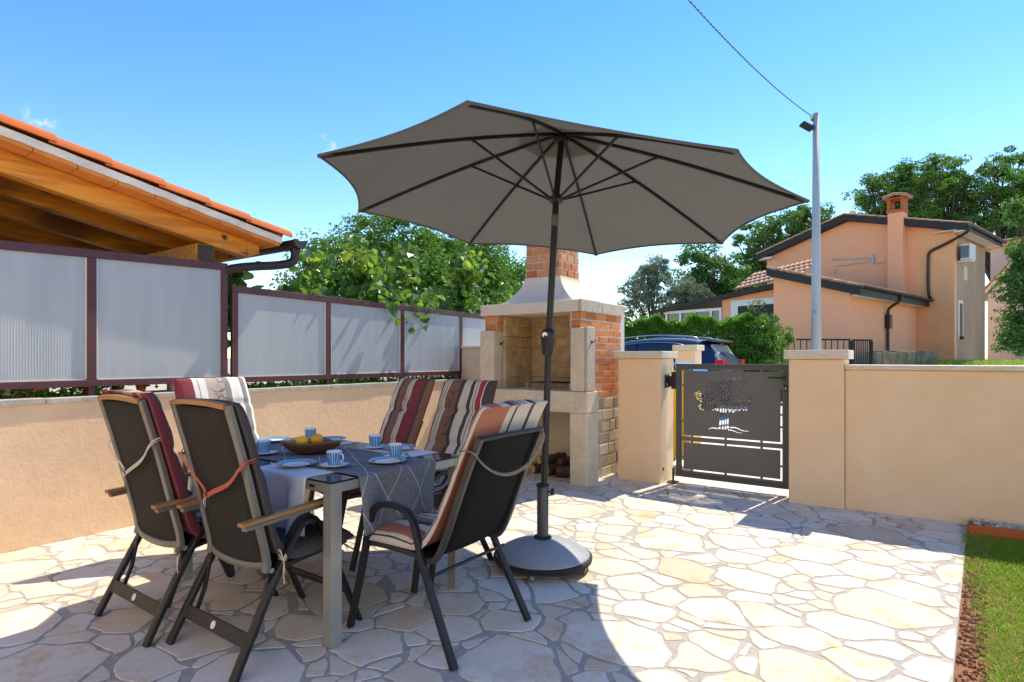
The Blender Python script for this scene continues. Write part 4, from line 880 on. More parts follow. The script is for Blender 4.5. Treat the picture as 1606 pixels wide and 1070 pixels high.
# spoons on the saucers
def spoon(x, y, a, label):
    mb = MB(); m_ = Matrix.Translation((x, y, SZ+.0145)) @ Matrix.Rotation(a, 4, 'Z')
    pts = [m_ @ Vector(p) for p in ((-.06, 0, .003), (-.03, 0, 0), (.01, 0, 0), (.03, 0, .001))]; mb.sweep(pts, .006, .0018, seg=8, taper=(1.2, .5)); mb.lathe([(.0001, 0), (.009, .0006), (.010, .0025), (.0085, .0026), (.0001, .001)], seg=14, m=m_ @ Matrix.Translation((.040, 0, -.001)) @ Matrix.Diagonal((1.5, 1, 1, 1)), cap=False)
    o = mb.build('teaspoon', M['steel'], smooth=True); tag(o, label, 'spoon', 'teaspoons on the saucers')
spoon(-2.375, 1.888, .7, 'teaspoon on the saucer nearest the camera'); spoon(-2.36, 2.29, 2.2, 'teaspoon on the saucer near the barbecue end chair'); spoon(-3.02, 1.93, .8, 'teaspoon on the saucer left of the wooden bowl'); spoon(-2.70, 2.47, 1.6, 'teaspoon on the far side saucer')
# olive wood bowl, uneven outline
bt = thing('wooden_bowl', 'irregular olive wood bowl holding two citrus fruits on the runner', 'bowl', (-2.895, 2.055, SZ+.001))
mb = MB(); seg = 56
def ring_(r, z, wob):
    out = []
    for k in range(seg):
        a = 2*PI*k/seg; e = 1+wob*(.10*math.cos(2*a+.6)+.06*math.cos(3*a+1.5)+.03*math.cos(5*a)); out.append(mb.b.verts.new((1.12*r*e*math.cos(a), .84*r*e*math.sin(a), z+wob*.006*math.cos(3*a+2))))
    return out
prof = [(.05, .0, .1), (.075, .002, .3), (.105, .018, .6), (.130, .042, .9), (.143, .062, 1), (.139, .070, 1), (.125, .070, 1), (.105, .066, 1), (.085, .045, .8), (.06, .024, .5), (.02, .018, .2)]
rg_ = [ring_(*p) for p in prof]
for a, b in zip(rg_, rg_[1:]):
    for k in range(seg): mb.face((a[k], a[(k+1) % seg], b[(k+1) % seg], b[k]))
mb.face(rg_[0][::-1]); mb.face(rg_[-1]); o = mb.build('bowl_shell', M['bowl'], bt, smooth='full'); o.rotation_euler.z = .62
def fruit(x, y, z, r, label, mt, name, cat, e=1.12, rz=0.4):
    mb = MB(); prof = [(max(.0008, r*math.sin(PI*k/20))*(1 if 2 < k < 18 else .9), -r*math.cos(PI*k/20)*e) for k in range(21)]; mb.lathe(prof, seg=28, m=Matrix.Rotation(rz, 4, 'Z') @ Matrix.Rotation(PI/2-.2, 4, 'Y')); o = mb.build(name, M[mt], smooth='full'); o.location = (x, y, z); tag(o, label, cat)
fruit(-2.905, 2.005, SZ+.075, .029, 'smaller pale lemon on the left in the wooden bowl', 'lemon', 'lemon', 'lemon', 1.25, .6)
fruit(-2.865, 2.075, SZ+.078, .034, 'larger deep yellow orange on the right in the wooden bowl', 'orange', 'orange_fruit', 'orange', 1.08, 1.2)
# ================================================================ CUSHIONS
def cushion_obj(name, path, width, thick, mats, seed=1, marks=False, uvwob=.0, nu=30, tuft=None, parent=None, flap=None, taperx=None, flip=False):
    """path: [(y,z)...] centre line of the underside in the chair's side plane; the pad stands on its left normal."""
    P = [Vector((0, a, b)) for a, b in path]
    for _ in range(3):
        n_ = [P[0]]
        for a, b in zip(P, P[1:]): n_ += [a*.75+b*.25, a*.25+b*.75]
        n_.append(P[-1]); P = n_
    # resample
    L = [0]
    for a, b in zip(P, P[1:]): L.append(L[-1]+(b-a).length)
    tot = L[-1]; nv = int(tot/.018); Q = []
    for k in range(nv+1):
        s_ = tot*k/nv; j = max(i for i in range(len(L)) if L[i] <= s_+1e-9); j = min(j, len(P)-2); f_ = (s_-L[j])/max(1e-9, L[j+1]-L[j]); Q.append(P[j].lerp(P[j+1], f_))
    rows_t, rows_b = [], []; V = []; UV = []
    for k, p in enumerate(Q):
        d = (Q[min(k+1, nv)]-Q[max(k-1, 0)]).normalized(); nrm = Vector((0, -d.z, d.y)); v = k/nv; s_ = v*tot
        ev = (max(0, 1-abs(2*v-1)**14))**.4
        rt, rb = [], []
        for i in range(nu+1):
            u = i/nu; eu = (max(0, 1-abs(2*u-1)**9))**.5
            puff = 1
            if tuft:
                for tv in tuft: puff -= .26*math.exp(-((s_-tv)/.020)**2)
            wr = noise.noise(Vector((u*5+seed, s_*9, seed)))*.18+noise.noise(Vector((u*17+seed, s_*23, seed)))*.07
            h = thick*eu*ev*(.82+.18*math.cos((u-.5)*PI))*puff*(1+wr)
            xx = (u-.5)*width*(.965+.035*ev)*(1 if taperx is None else taperx[0]+(taperx[1]-taperx[0])*v)+noise.noise(Vector((seed, s_*6, u*2)))*.006
            a = p+Vector((xx, 0, 0)); rt.append(len(V)); V.append(a+nrm*(h+.003)); UV.append((min(.9999, max(.0001, (1-u if flip else u)+noise.noise(Vector((s_*4, seed, u*3)))*uvwob)), s_))
            rb.append(len(V)); V.append(a+nrm*(.003 if 0 < i < nu and 0 < k < nv else 0)-nrm*.0); UV.append((u, s_))
        rows_t.append(rt); rows_b.append(rb)
    F = []; mi = []
    for k in range(nv):
        for i in range(nu):
            F.append((rows_t[k][i], rows_t[k][i+1], rows_t[k+1][i+1], rows_t[k+1][i])); mi.append(0)
            F.append((rows_b[k][i+1], rows_b[k][i], rows_b[k+1][i], rows_b[k+1][i+1])); mi.append(1)
    for k in range(nv):
        for i_, fl in ((0, 0), (nu, 1)):
            q = (rows_b[k][i_], rows_t[k][i_], rows_t[k+1][i_], rows_b[k+1][i_]); F.append(q if not fl else q[::-1]); mi.append(0)
    for i in range(nu):
        F.append((rows_b[0][i], rows_b[0][i+1], rows_t[0][i+1], rows_t[0][i])); mi.append(0); F.append((rows_t[nv][i], rows_t[nv][i+1], rows_b[nv][i+1], rows_b[nv][i])); mi.append(0)
    me = bpy.data.meshes.new(name); me.from_pydata(V, [], F); uv = me.uv_layers.new(name='UVMap')
    for lp in me.loops: uv.data[lp.index].uv = UV[lp.vertex_index]
    for m_ in mats: me.materials.append(m_)
    for p_, k_ in zip(me.polygons, mi): p_.material_index = k_
    me.shade_smooth(); o = bpy.data.objects.new(name, me); COL.objects.link(o)
    if parent is not None: o.parent = parent
    def at(u, s_):
        k = min(nv-1, int(s_/tot*nv)); i = min(nu, max(0, int(u*nu))); return Vector(V[rows_t[k][i]]), (Q[k+1]-Q[k]).normalized()
    return o, at, tot
# ================================================================ CHAIRS
def stack_chair(mb_mat, name='stacking_chair', bk=1.0, bt=1.0):
    t = thing(name, 'x', 'chair', (0, 0, 0), 0, 'chairs round the table'); hw = .255
    for s in (1, -1):
        mb = MB(); x = hw*s; xo = (hw+.012)*s
        mb.sweep([(xo+.01*s, .335, .002), (x, .255, .36), (x, .22, .53), (x, .18, .608), (x, .10, .628), (x, .02, .628), (x, -.06, .605), (x, -.10, .50), (x, -.125, .40), (xo+.012*s, -.335, .002)], .026, .034, sub=1, square=True, up=(1, 0, 0)); mb.build('arm_and_legs', M['blkmetal'], t, smooth=True)
        mb = MB(); x = (hw-.022)*s
        mb.sweep([(x, .27, .405), (x, .22, .425), (x, -.05, .425), (x, -.16, .40), (x, -.205, .435), (x*bk, -.26, .55), (x*bk, -.35, .78), (x*bk, -.35-.09*bt, .78+.195*bt)], .026, .028, sub=2, square=True, up=(1, 0, 0)); mb.build('side_rail', M['darkframe'], t, smooth=True)
    zz_ = .78+.187*bt; yy_ = -.35-.088*bt; mb = MB(); mb.sweep([((-hw+.02)*bk, yy_, zz_), (0, yy_-.012, zz_+.007), ((hw-.02)*bk, yy_, zz_)], .020, sub=1); mb.build('top_rail', M['blkmetal'], t, smooth=True)
    mb = MB(); mb.sweep([(-hw, -.20, .36), (hw, -.20, .36)], .016); mb.build('rear_stretcher', M['blkmetal'], t, smooth=True)
    mb = MB(); mb.sweep([(-hw+.02, .262, .41), (hw-.02, .262, .41)], .024); mb.build('front_rail', M['blkmetal'], t, smooth=True)
    for s in (1, -1):
        for yy in (.337, -.337):
            pass
    # mesh seat + back as one sling
    prof = [(.26, .415), (.2, .43), (-.05, .43), (-.14, .415), (-.19, .43), (-.255, .55), (-.345, .78), (-.345-.085*bt, .78+.185*bt)]; P = [Vector((0, a, b)) for a, b in prof]
    for _ in range(2):
        n_ = [P[0]]
        for a, b in zip(P, P[1:]): n_ += [a*.75+b*.25, a*.25+b*.75]
        n_.append(P[-1]); P = n_
    mb = MB(); rows = []
    for p in P:
        rows.append([mb.b.verts.new((u*(hw-.03)*(bk if p.z > .5 else 1), p.y+(-.012*(1-u*u) if p.z > .5 else 0), p.z-(.010*(1-u*u) if p.z < .5 else 0))) for u in (-1, -.5, 0, .5, 1)])
    for a, b in zip(rows, rows[1:]):
        for i in range(4): mb.face((a[i], a[i+1], b[i+1], b[i]))
    o = mb.build('sling', M['textB'], t, smooth='full'); md = o.modifiers.new('s', 'SOLIDIFY'); md.thickness = .004
    return t
def fold_chair(name='folding_chair'):
    t = thing(name, 'x', 'chair', (0, 0, 0), 0, 'chairs round the table'); hw = .262; bw = .232
    back = [(-.168, .385), (-.16, .43), (-.20, .60), (-.26, .85), (-.335, 1.115)]
    for s in (1, -1):
        mb = MB(); mb.sweep([(bw*s, a, b) for a, b in back], .024, .040, sub=1, square=True, up=(1, 0, 0)); mb.build('back_upright', M['greyframe'], t, smooth=True)
        mb = MB(); x = hw*s       # rear leg: arm front -> rear foot
        mb.sweep([(x, .045, .560), (x, .02, .572), (x, -.015, .565), (x, -.05, .52), (x, -.16, .335), (x+.012*s, -.335, .0)], .024, .044, sub=1, square=True, up=(1, 0, 0)); mb.build('rear_leg', M['blkmetal'], t, smooth=True)
        mb = MB(); x = (hw-.027)*s
        mb.sweep([(x, -.06, .50), (x, -.01, .575), (x, .035, .590), (x, .085, .56), (x, .135, .47), (x, .19, .335), (x+.0*s, .335, .0)], .022, .040, sub=1, square=True, up=(1, 0, 0)); mb.build('front_leg', M['blkmetal'], t, smooth=True)
        mb = MB(); x = (hw+.0)*s; mb.hexa([(x-.023, -.30, .612), (x+.023, -.30, .612), (x+.023, .16, .640), (x-.023, .16, .640), (x-.023, -.30, .630), (x+.023, -.30, .630), (x+.023, .16, .658), (x-.023, .16, .658)]); a = mb.build('armrest', M['armwood'], t, bevel=.005, seg=2)
        mb = MB(); mb.hexa([(x-.018, -.285, .594), (x+.018, -.285, .594), (x+.018, .10, .620), (x-.018, .10, .620), (x-.018, -.285, .6112), (x+.018, -.285, .6112), (x+.018, .10, .6352), (x-.018, .10, .6352)]); mb.build('arm_bracket', M['greyframe'], t, bevel=.002)
        mb = MB(); x = bw*s; mb.sweep([(x, -.17, .375), (x, .0, .405), (x, .25, .42)], .024, .030, sub=1, square=True, up=(1, 0, 0)); mb.build('seat_rail', M['blkmetal'], t, smooth=True)
        mb = MB(); x = (bw+.008)*s; mb.sweep([(x, -.155, .395), (x, -.19, .22), (x, -.225, .13)], .014, .022, square=True, up=(1, 0, 0)); mb.build('recline_link', M['blkmetal'], t, smooth=True)
        mb = MB(); mb.lathe([(0, 0), (.011, 0), (.011, .02), (0, .02)], seg=12, m=Matrix.Translation((bw*s+.010*s, -.155, .395)) @ Matrix.Rotation(PI/2*s, 4, 'Y')); mb.build('pivot_bolt', M['steel'], t, smooth=True)
    mb = MB(); mb.sweep([(-bw+.008, -.333, 1.108), (-bw*.5, -.345, 1.118), (0, -.349, 1.121), (bw*.5, -.345, 1.118), (bw-.008, -.333, 1.108)], .034, .024, sub=1, square=True); mb.build('top_rail', M['armwood'], t, smooth=True)
    mb = MB(); mb.sweep([(-bw+.01, -.16, .412), (-bw*.6, -.178, .398), (0, -.184, .393), (bw*.6, -.178, .398), (bw-.01, -.16, .412)], .024, .032, sub=1, square=True); mb.build('lower_back_rail', M['greyframe'], t, smooth=True)
    mb = MB(); mb.bar((-hw, -.268, .135), (hw, -.268, .135), .014, .058, up=(0, .45, 1)); st = mb.build('rear_stretcher', M['blkmetal'], t, bevel=.003)
    mb = MB(); mb.lathe([(.0001, 0), (.017, 0), (.017, .0015), (.0001, .0015)], seg=24, m=Matrix.Translation((0, -.268-.912*.0072, .135+.41*.0072)) @ Vector((0, -.912, .41)).to_track_quat('Z', 'Y').to_matrix().to_4x4()); mb.build('round_badge', M['winframe'], st)
    mb = MB(); mb.sweep([(-hw+.03, .26, .175), (hw-.03, .26, .175)], .018, .030, square=True); mb.build('front_stretcher', M['blkmetal'], t, smooth=True)
    mb = MB(); mb.sweep([(-bw, .25, .418), (bw, .25, .418)], .024); mb.build('front_rail', M['blkmetal'], t, smooth=True)
    # slings
    P = [Vector((0, a, b)) for a, b in [(-.172, .412), (-.168, .45), (-.20, .60), (-.262, .85), (-.330, 1.098)]]
    mb = MB(); rows = []
    for k in range(15):
        f_ = k/14*4; j = min(3, int(f_)); p = P[j].lerp(P[j+1], f_-j); rows.append([mb.b.verts.new((u*(bw-.006), p.y-.012*(1-u*u), p.z-.02*(1-u*u)*(k < 3))) for u in (-1, -.6, -.2, .2, .6, 1)])
    for a, b in zip(rows, rows[1:]):
        for i in range(5): mb.face((a[i], a[i+1], b[i+1], b[i]))
    o = mb.build('back_sling', M['textA'], t, smooth='full'); md = o.modifiers.new('s', 'SOLIDIFY'); md.thickness = .004
    mb = MB(); mb.box((-bw+.01, -.14, .392), (bw-.01, .25, .400)); mb.build('seat_sling', M['textB'], t, bevel=.003)
    return t
fc = fold_chair(); fc2 = copy_tree(fc)
fc.location = (-2.545, 1.585, 0); fc['label'] = 'tall folding chair with wooden arms nearest the camera, red strap across its back'
fc2.location = (-3.155, 1.512, 0); fc2['label'] = 'tall folding chair with wooden arms beside the low wall, white strap across its back'
sc0 = stack_chair(True); sc0.location = (-1.945, 2.118, 0); sc0.rotation_euler.z = PI/2; sc0['label'] = 'black sling chair with curved metal arms at the near end beside the parasol base'
sc1 = stack_chair(True, bk=.60, bt=.4)
for loc, rz, lb in (((-2.58, 2.655, 0), PI-.04, 'black chair on the far side of the table nearest the barbecue'), ((-3.165, 2.66, 0), PI-.25, 'black chair on the far side of the table beside the bowl'), ((-3.72, 2.13, 0), -PI/2, 'black chair at the far left end with the pale striped cushion')):
    c = sc1 if lb.endswith('barbecue') else copy_tree(sc1); c.location = loc; c.rotation_euler.z = rz; c['label'] = lb
# cushions (each one pad, seat and back), lying on the chairs
def pad(label, path, width, thick, mats, loc, rz, seed, marks=None, tuft=None, z=0, straps=None, group='striped cushions on the chairs', uvwob=.012, taperx=None, flip=False):
    t = thing('chair_cushion', label, 'cushion', (loc[0], loc[1], 0), rz, group)
    o, at, tot = cushion_obj('pad', path, width, thick, mats, seed, tuft=tuft, parent=t, uvwob=uvwob, taperx=taperx, flip=flip)
    # piping along both long edges
    for u in (0, 1):
        pts = [at(u*.999+.0005, tot*k/60)[0] for k in range(61)]; mb = MB(); mb.sweep(pts, .007, seg=6); mb.build('piping', M['piping'] if marks else (M['cushA'] if seed > 12 else M['strapw']), t, smooth=True)
    if marks:
        rg = random.Random(seed)
        for (u0, s0) in marks:
            mb = MB()
            for k in range(7):
                u = u0+rg.uniform(-.05, .05); s_ = s0+rg.uniform(-.07, .07); ln = rg.uniform(.05, .10); a = rg.uniform(-.5, .9)
                pts = []
                for q in range(6):
                    f_ = q/5-.5; p, d = at(u+f_*ln/width*math.cos(a), s_+f_*ln*math.sin(a)+.01*math.sin(q)); n_ = Vector((0, -d.z, d.y)); pts.append(p+n_*.003)
                mb.sweep(pts, .005, .0015, up=(0, 1, .3), seg=6, taper=(1, .3))
            mb.build('brush_marks', M['fascia'], t)
    return t, at, tot
backB = [(.27, .437), (.18, .447), (-.03, .447), (-.115, .452), (-.165, .50), (-.24, .64), (-.335, .86), (-.43, 1.10)]
# chair-space: seat forward +Y. Pad normal points up / forward
def rev(p): return p
pB = [(a, b) for a, b in backB][::-1]
T_ = [.0, .22, .45]
pad('faded striped cushion on the near end chair, terracotta and black stripes', [(-.475, 1.10), (-.455, 1.085), (-.345, .86), (-.245, .64), (-.165, .50), (-.115, .452), (-.03, .440), (.18, .440), (.285, .432)], .50, .058, [M['cushB'], M['cushBedge']], (-1.945, 2.118), PI/2, 3, tuft=[.30, .58, .82])
pad('striped cushion nearest the barbecue on the far side, brown with red bands at its right', [(-.45, 1.155), (-.335, .86), (-.24, .64), (-.165, .50), (-.115, .452), (-.03, .440), (.18, .440), (.28, .435)], .50, .062, [M['cushC2'], M['cushA']], (-2.575, 2.655), PI-.05, 5, marks=[(.70, .16), (.68, .36)], tuft=[.24, .47], flip=True, taperx=(.94, 1))
pad('striped cushion with wide burgundy right band, behind the bowl on the far side', [(-.45, 1.155), (-.335, .86), (-.24, .64), (-.165, .50), (-.115, .452), (-.03, .440), (.18, .440), (.28, .435)], .50, .062, [M['cushC'], M['cushA']], (-3.165, 2.66), PI-.25, 8, marks=[(.56, .22)], tuft=[.26, .50], flip=True, taperx=(.92, 1))
pad('pale cushion with white, grey and burgundy stripes on the far left chair', [(-.46, 1.165), (-.335, .86), (-.24, .64), (-.165, .50), (-.115, .452), (-.03, .440), (.18, .440), (.28, .435)], .52, .062, [M['cushD'], M['cushA']], (-3.72, 2.13), -PI/2, 11, marks=[(.52, .12)], tuft=[.22, .44], flip=True)
fp = [(-.325, 1.125), (-.31, 1.10), (-.235, .85), (-.175, .60), (-.135, .46), (-.09, .425), (0, .412), (.2, .426), (.29, .432)]
pad('dark brown cushion on the tall folding chair with the red strap', fp, .51, .060, [M['cushA'], M['cushA']], (-2.535, 1.585), 0, 14, tuft=[.3, .6])
pad('burgundy patterned cushion on the tall folding chair with the white strap', [(a-.01 if a < -.2 else a, b+.02 if b > 1 else b) for a, b in fp], .525, .075, [M['cushAred'], M['cushAred']], (-3.135, 1.512), 0, 17, tuft=[.3, .6])
# straps that tie the cushions round the chair backs
def strap(label, loc, rz, sets, mt, wd=.016):
    t = thing('cushion_strap', label, 'strap', (loc[0], loc[1], 0), rz, 'straps tying the cushions to the chairs')
    for nm, pts, w_ in sets:
        mb = MB(); mb.sweep(pts, w_, w_*.3, sub=2, seg=8, up=(0, 1, .2)); mb.build(nm, M[mt] if nm != 'tassel' else M['strapw'], t, smooth=True)
    return t
def vstrap(label, loc, mt, zl, zr, xm, zm, tail):
    yb = lambda z: -.20-(z-.60)*.245-.025
    L = [(-.262, yb(zl)+.05, zl+.005), (-.258, yb(zl)-.004, zl), (-.20, yb(zl-.05)-.010, zl-.07), (xm-.03, yb(zm)-.014, zm+.03), (xm, yb(zm)-.018, zm)]
    Rr = [(.262, yb(zr)+.06, zr+.02), (.258, yb(zr)-.004, zr), (.16, yb(zr-.08)-.014, zr-.09), (xm+.06, yb(zm)-.016, zm+.03), (xm, yb(zm)-.018, zm)]
    R2 = [(a, b-.002, c-.012) for a, b, c in Rr]
    knot = [(xm-.012, yb(zm)-.022, zm+.008), (xm+.004, yb(zm)-.03, zm), (xm+.010, yb(zm)-.022, zm-.012)]
    ta = [(xm, yb(zm)-.022, zm-.005), (xm+.006, yb(zm)-.026, zm-tail*.5), (xm-.004, yb(zm)-.022, zm-tail)]
    ta2 = [(xm, yb(zm)-.022, zm-.005), (xm-.014, yb(zm)-.026, zm-tail*.5), (xm-.020, yb(zm)-.02, zm-tail*.8)]
    strap(label, loc, 0, [('band', L, .014), ('band', Rr, .015), ('band', R2, .010), ('knot', knot, .022), ('tassel', ta, .006), ('tassel', ta2, .006)], mt)
vstrap('faded red strap knotted across the back of the nearest folding chair', (-2.545, 1.585), 'strapr', .885, .87, -.075, .695, .055)
vstrap('cream cotton strap knotted across the back of the folding chair by the wall', (-3.155, 1.512), 'strapw', .885, .925, -.10, .735, .05)
strap('striped webbing strap hanging loosely behind the near end chair', (-1.945, 2.118), PI/2, [('band', [(-.262, -.335, .915), (-.262, -.425, .925), (-.22, -.435, .865), (-.10, -.43, .80), (.02, -.435, .785), (.14, -.445, .82), (.235, -.455, .915), (.262, -.43, .965), (.262, -.36, .95)], .017)], 'strapk')
def bow(label, loc, p, mt, sc_=1):
    x, y, z = p; q = [('loop', [(x, y, z), (x-.03*sc_, y-.01, z+.03), (x-.012*sc_, y-.012, z+.055), (x+.004, y-.008, z+.02), (x, y, z)]), ('loop', [(x, y, z), (x+.035*sc_, y-.012, z+.045), (x+.045*sc_, y-.014, z+.02), (x+.01, y-.01, z), (x, y, z)]), ('tassel', [(x, y, z), (x-.045*sc_, y+.0, z-.0), (x-.06*sc_, y+.01, z+.004)]), ('tassel', [(x, y, z), (x+.006, y-.006, z-.05), (x+.012, y-.004, z-.095)]), ('tassel', [(x, y, z), (x+.02, y-.008, z-.03), (x+.004, y-.006, z-.07)])]
    strap(label, loc, 0, [(a, b, .010) for a, b in q], mt)
bow('cream cord tied in a bow round the leg of the nearest folding chair', (-2.545, 1.585), (.283, -.115, .43), 'strapw')
bow('brown cord tied in a bow at the seat of the folding chair by the wall', (-3.155, 1.512), (.26, -.19, .375), 'strapk', .8)
# ================================================================ PARASOL
tips = np.array([[-2.67332637,1.94172415,2.4043],[-1.53249502,1.83218866,2.362],[-.65108714,2.56172161,2.192],[-.54541952,3.70297249,2.212],[-1.27739082,4.587412,2.196],[-2.41822217,4.69694748,2.240],[-3.29963005,3.96741453,2.322],[-3.40529767,2.82616366,2.392]])
um = wthing('parasol', 'large taupe octagonal parasol on a charcoal pole beside the table', 'parasol', (-1.964, 3.086, .19))
up = Vector((.0637, .052, .9966)); cen = Vector(tips.mean(0)); apex = cen+up*.50; hub = apex-up*.035; run = D(872, 313, 3.76)
TP = [Vector(p) for p in tips]
def ribpt(k, t):
    a = apex.lerp(TP[k % 8], t); return a+up*(.030*math.sin(PI*min(1, t)))*(1-t*.3)
V, F = [], []; nt_, ns_ = 20, 14
for k in range(8):
    b0 = len(V)
    for i in range(nt_+1):
        t_ = i/nt_
        for j in range(ns_+1):
            s_ = j/ns_; a = ribpt(k, t_); b = ribpt(k+1, t_); p = a.lerp(b, s_); q = 4*s_*(1-s_)
            p = p+(apex-p)*(.052*q*t_**3)-up*(.016*q*t_*(1-t_*.4))+up*(noise.noise(p*3.1)*.008+noise.noise(p*9)*.003)*t_*q; V.append(p)
    for i in range(nt_):
        for j in range(ns_): v = b0+i*(ns_+1)+j; F.append((v, v+1, v+ns_+2, v+ns_+1))
o_ = Vector(um['_w']); me = bpy.data.meshes.new('canopy'); me.from_pydata([v-o_ for v in V], [], F); bm_ = bmesh.new(); bm_.from_mesh(me); bmesh.ops.remove_doubles(bm_, verts=bm_.verts, dist=.0008); bmesh.ops.recalc_face_normals(bm_, faces=bm_.faces); bm_.to_mesh(me); bm_.free(); me.materials.append(M['fabric']); me.shade_smooth(); me.set_sharp_from_angle(angle=math.radians(25))
can = bpy.data.objects.new('canopy', me); COL.objects.link(can); can.parent = um
# vent cap on top, its rim sewn with a hem
mb = MB(); c0 = mb.b.verts.new(apex+up*.035); ring1 = []
for k in range(8):
    for j in range(4): s_ = j/4; p = ribpt(k, .19).lerp(ribpt(k+1, .19), s_); ring1.append(mb.b.verts.new(p+up*(.03-.004*math.sin(PI*s_))))
for k in range(32): mb.face((c0, ring1[k], ring1[(k+1) % 32]))
vc = mb.build('vent_cap', M['fabric'], can, org=o_, smooth=True)
mb = MB(); hem = []
for k in range(8):
    for j in range(ns_): s_ = j/ns_; a = ribpt(k, 1); b = ribpt(k+1, 1); p = a.lerp(b, s_); q = 4*s_*(1-s_); hem.append(p+(apex-p)*(.052*q)-up*(.016*q*.6)-up*.002)
hem.append(hem[0]); mb.sweep(hem, .010, .014, seg=6, caps=False); mb.build('hem', M['fabric'], can, org=o_, smooth=True)
for k in range(8):
    pts = [ribpt(k, t)-up*.013 for t in np.linspace(.018, .985, 16)]; mb = MB(); mb.sweep(pts, .014, .020, square=True); rb = mb.build('rib', M['blkmetal'], um, smooth=True)
    jt = ribpt(k, .41)-up*.024; d = (jt-run); d2 = Vector((d.x, d.y, 0)).normalized()*.035
    mb = MB(); mb.sweep([run+d2, jt], .012, .014, square=True); mb.build('strut', M['blkmetal'], rb, org=o_, smooth=True)
    mb = MB(); mb.lathe([(.001, -.010), (.010, -.010), (.010, .010), (.001, .010)], seg=10, m=Matrix.Translation(jt) @ d.to_track_quat('Y', 'Z').to_matrix().to_4x4()); mb.build('rib_joint', M['blkmetal'], rb, org=o_, smooth=True)
    tp = ribpt(k, .995)-up*.008; ov = (TP[k]-apex).normalized()
    mb = MB(); mb.sweep([tp-ov*.075, tp-ov*.03, tp+ov*.006], .030, .018, seg=8, taper=(.6, 1.1)); mb.build('tip_pocket', M['fabric'], can, org=o_, smooth=True)
    
ax = (hub-run).normalized()
mb = MB(); mb.lathe([(.001, 0), (.045, 0), (.048, .008), (.048, .028), (.03, .036), (.001, .036)], seg=24, m=Matrix.Translation(hub-up*.03) @ up.to_track_quat('Z', 'Y').to_matrix().to_4x4()); mb.build('top_hub', M['black'], um, smooth=True)
mb = MB(); mb.lathe([(.022, -.025), (.034, -.022), (.048, -.010), (.050, .006), (.036, .012), (.030, .03), (.022, .032)], seg=24, m=Matrix.Translation(run) @ ax.to_track_quat('Z', 'Y').to_matrix().to_4x4()); mb.build('runner_hub', M['black'], um, smooth=True)
tilt = D(870.5, 345, 3.735); low = Vector((-1.9635, 3.086, .42)); mid = D(861, 525, 3.68)
crank_c = D(859, 537, 3.68)
mb = MB(); mb.sweep([low-Vector((0, 0, .20)), mid, tilt-(tilt-mid).normalized()*.03], .043, seg=20); mb.build('lower_pole', M['blkmetal'], um, smooth=True)
mb = MB(); mb.sweep([tilt-(tilt-mid).normalized()*.045, tilt+(run-tilt).normalized()*.03], .0475, seg=20); mb.build('tilt_joint', M['steel'] if False else M['greyframe'], um, smooth=True)
mb = MB(); mb.sweep([tilt+(run-tilt).normalized()*.025, run, hub-up*.02], .041, seg=20); mb.build('upper_pole', M['blkmetal'], um, smooth=True)
for z_ in (.08,):
    pass
pd = (tilt-low).normalized(); q4 = pd.to_track_quat('Z', 'Y').to_matrix().to_4x4()
mb = MB(); mb.lathe([(.022, -.085), (.030, -.08), (.036, -.045), (.044, .03), (.045, .06), (.036, .078), (.022, .085)], seg=24, m=Matrix.Translation(crank_c) @ q4 @ Matrix.Diagonal((1.15, .95, 1, 1))); cb = mb.build('crank_housing', M['black'], um, smooth=True)
tc_ = -FW; tw = Vector((tc_.x, tc_.y, 0)); side = Vector((RT.x, RT.y, 0)); kp = crank_c+tw*.050-side*.022+Vector((0, 0, .045))
mb = MB(); mb.lathe([(.001, 0), (.017, 0), (.017, .014), (.001, .014)], seg=18, m=Matrix.Translation(kp-tw*.004) @ tw.to_track_quat('Z', 'Y').to_matrix().to_4x4()); mb.build('crank_knob', M['steel'], cb, smooth=True, org=o_)
mb = MB(); mb.sweep([kp+tw*.012+Vector((0,0,-.005)), kp+tw*.016+side*.02-Vector((0, 0, .045)), kp+tw*.014+side*.042-Vector((0, 0, .088))], .020, .012, seg=8, up=tw, taper=(1, .8)); mb.build('crank_arm', M['blkmetal'], cb, smooth=True, org=o_)
ub = wthing('weighted_stand', 'domed grey parasol stand on small castors with a dark rim', 'parasol stand', (-1.964, 3.086, 0))
prof = [(.001, .178), (.05, .178), (.085, .174), (.13, .163), (.175, .148), (.22, .128), (.26, .107), (.288, .088), (.300, .076)]
mb = MB(); mb.lathe([(r, z) for r, z in prof], (-1.964, 3.086, 0), seg=72); mb.build('dome', M['base'], ub, smooth='full')
mb = MB(); mb.lathe([(.20, .043), (.295, .043), (.308, .048), (.311, .060), (.310, .072), (.302, .079), (.296, .080)], (-1.964, 3.086, 0), seg=72, cap=False); mb.build('rim', M['rubber'], ub, smooth=True)
mb = MB(); mb.lathe([(.037, .175), (.037, .500), (.035, .505), (.022, .505)], (-1.964, 3.086, 0), seg=28); mb.build('sleeve', M['sleeve'], ub, smooth=True)
mb = MB(); mb.lathe([(.056, .170), (.057, .184), (.050, .190), (.036, .192)], (-1.964, 3.086, 0), seg=28, cap=False); mb.build('collar', M['rubber'], ub, smooth=True); mb = MB(); mb.lathe([(.034, .499), (.0405, .50), (.0405, .514), (.023, .516)], (-1.964, 3.086, 0), seg=28, cap=False); mb.build('collar', M['rubber'], ub, smooth=True)
kq = Vector((-1.964, 3.086, .465)); mb = MB(); mb.sweep([kq+side*.034, kq+side*.055], .012); mb.lathe([(.001, 0), (.019, .0), (.023, .005), (.023, .018), (.016, .023), (.001, .02)], seg=9, m=Matrix.Translation(kq+side*.050) @ side.to_track_quat('Z', 'Y').to_matrix().to_4x4()); mb.build('clamp_knob', M['black'], ub, smooth=True)
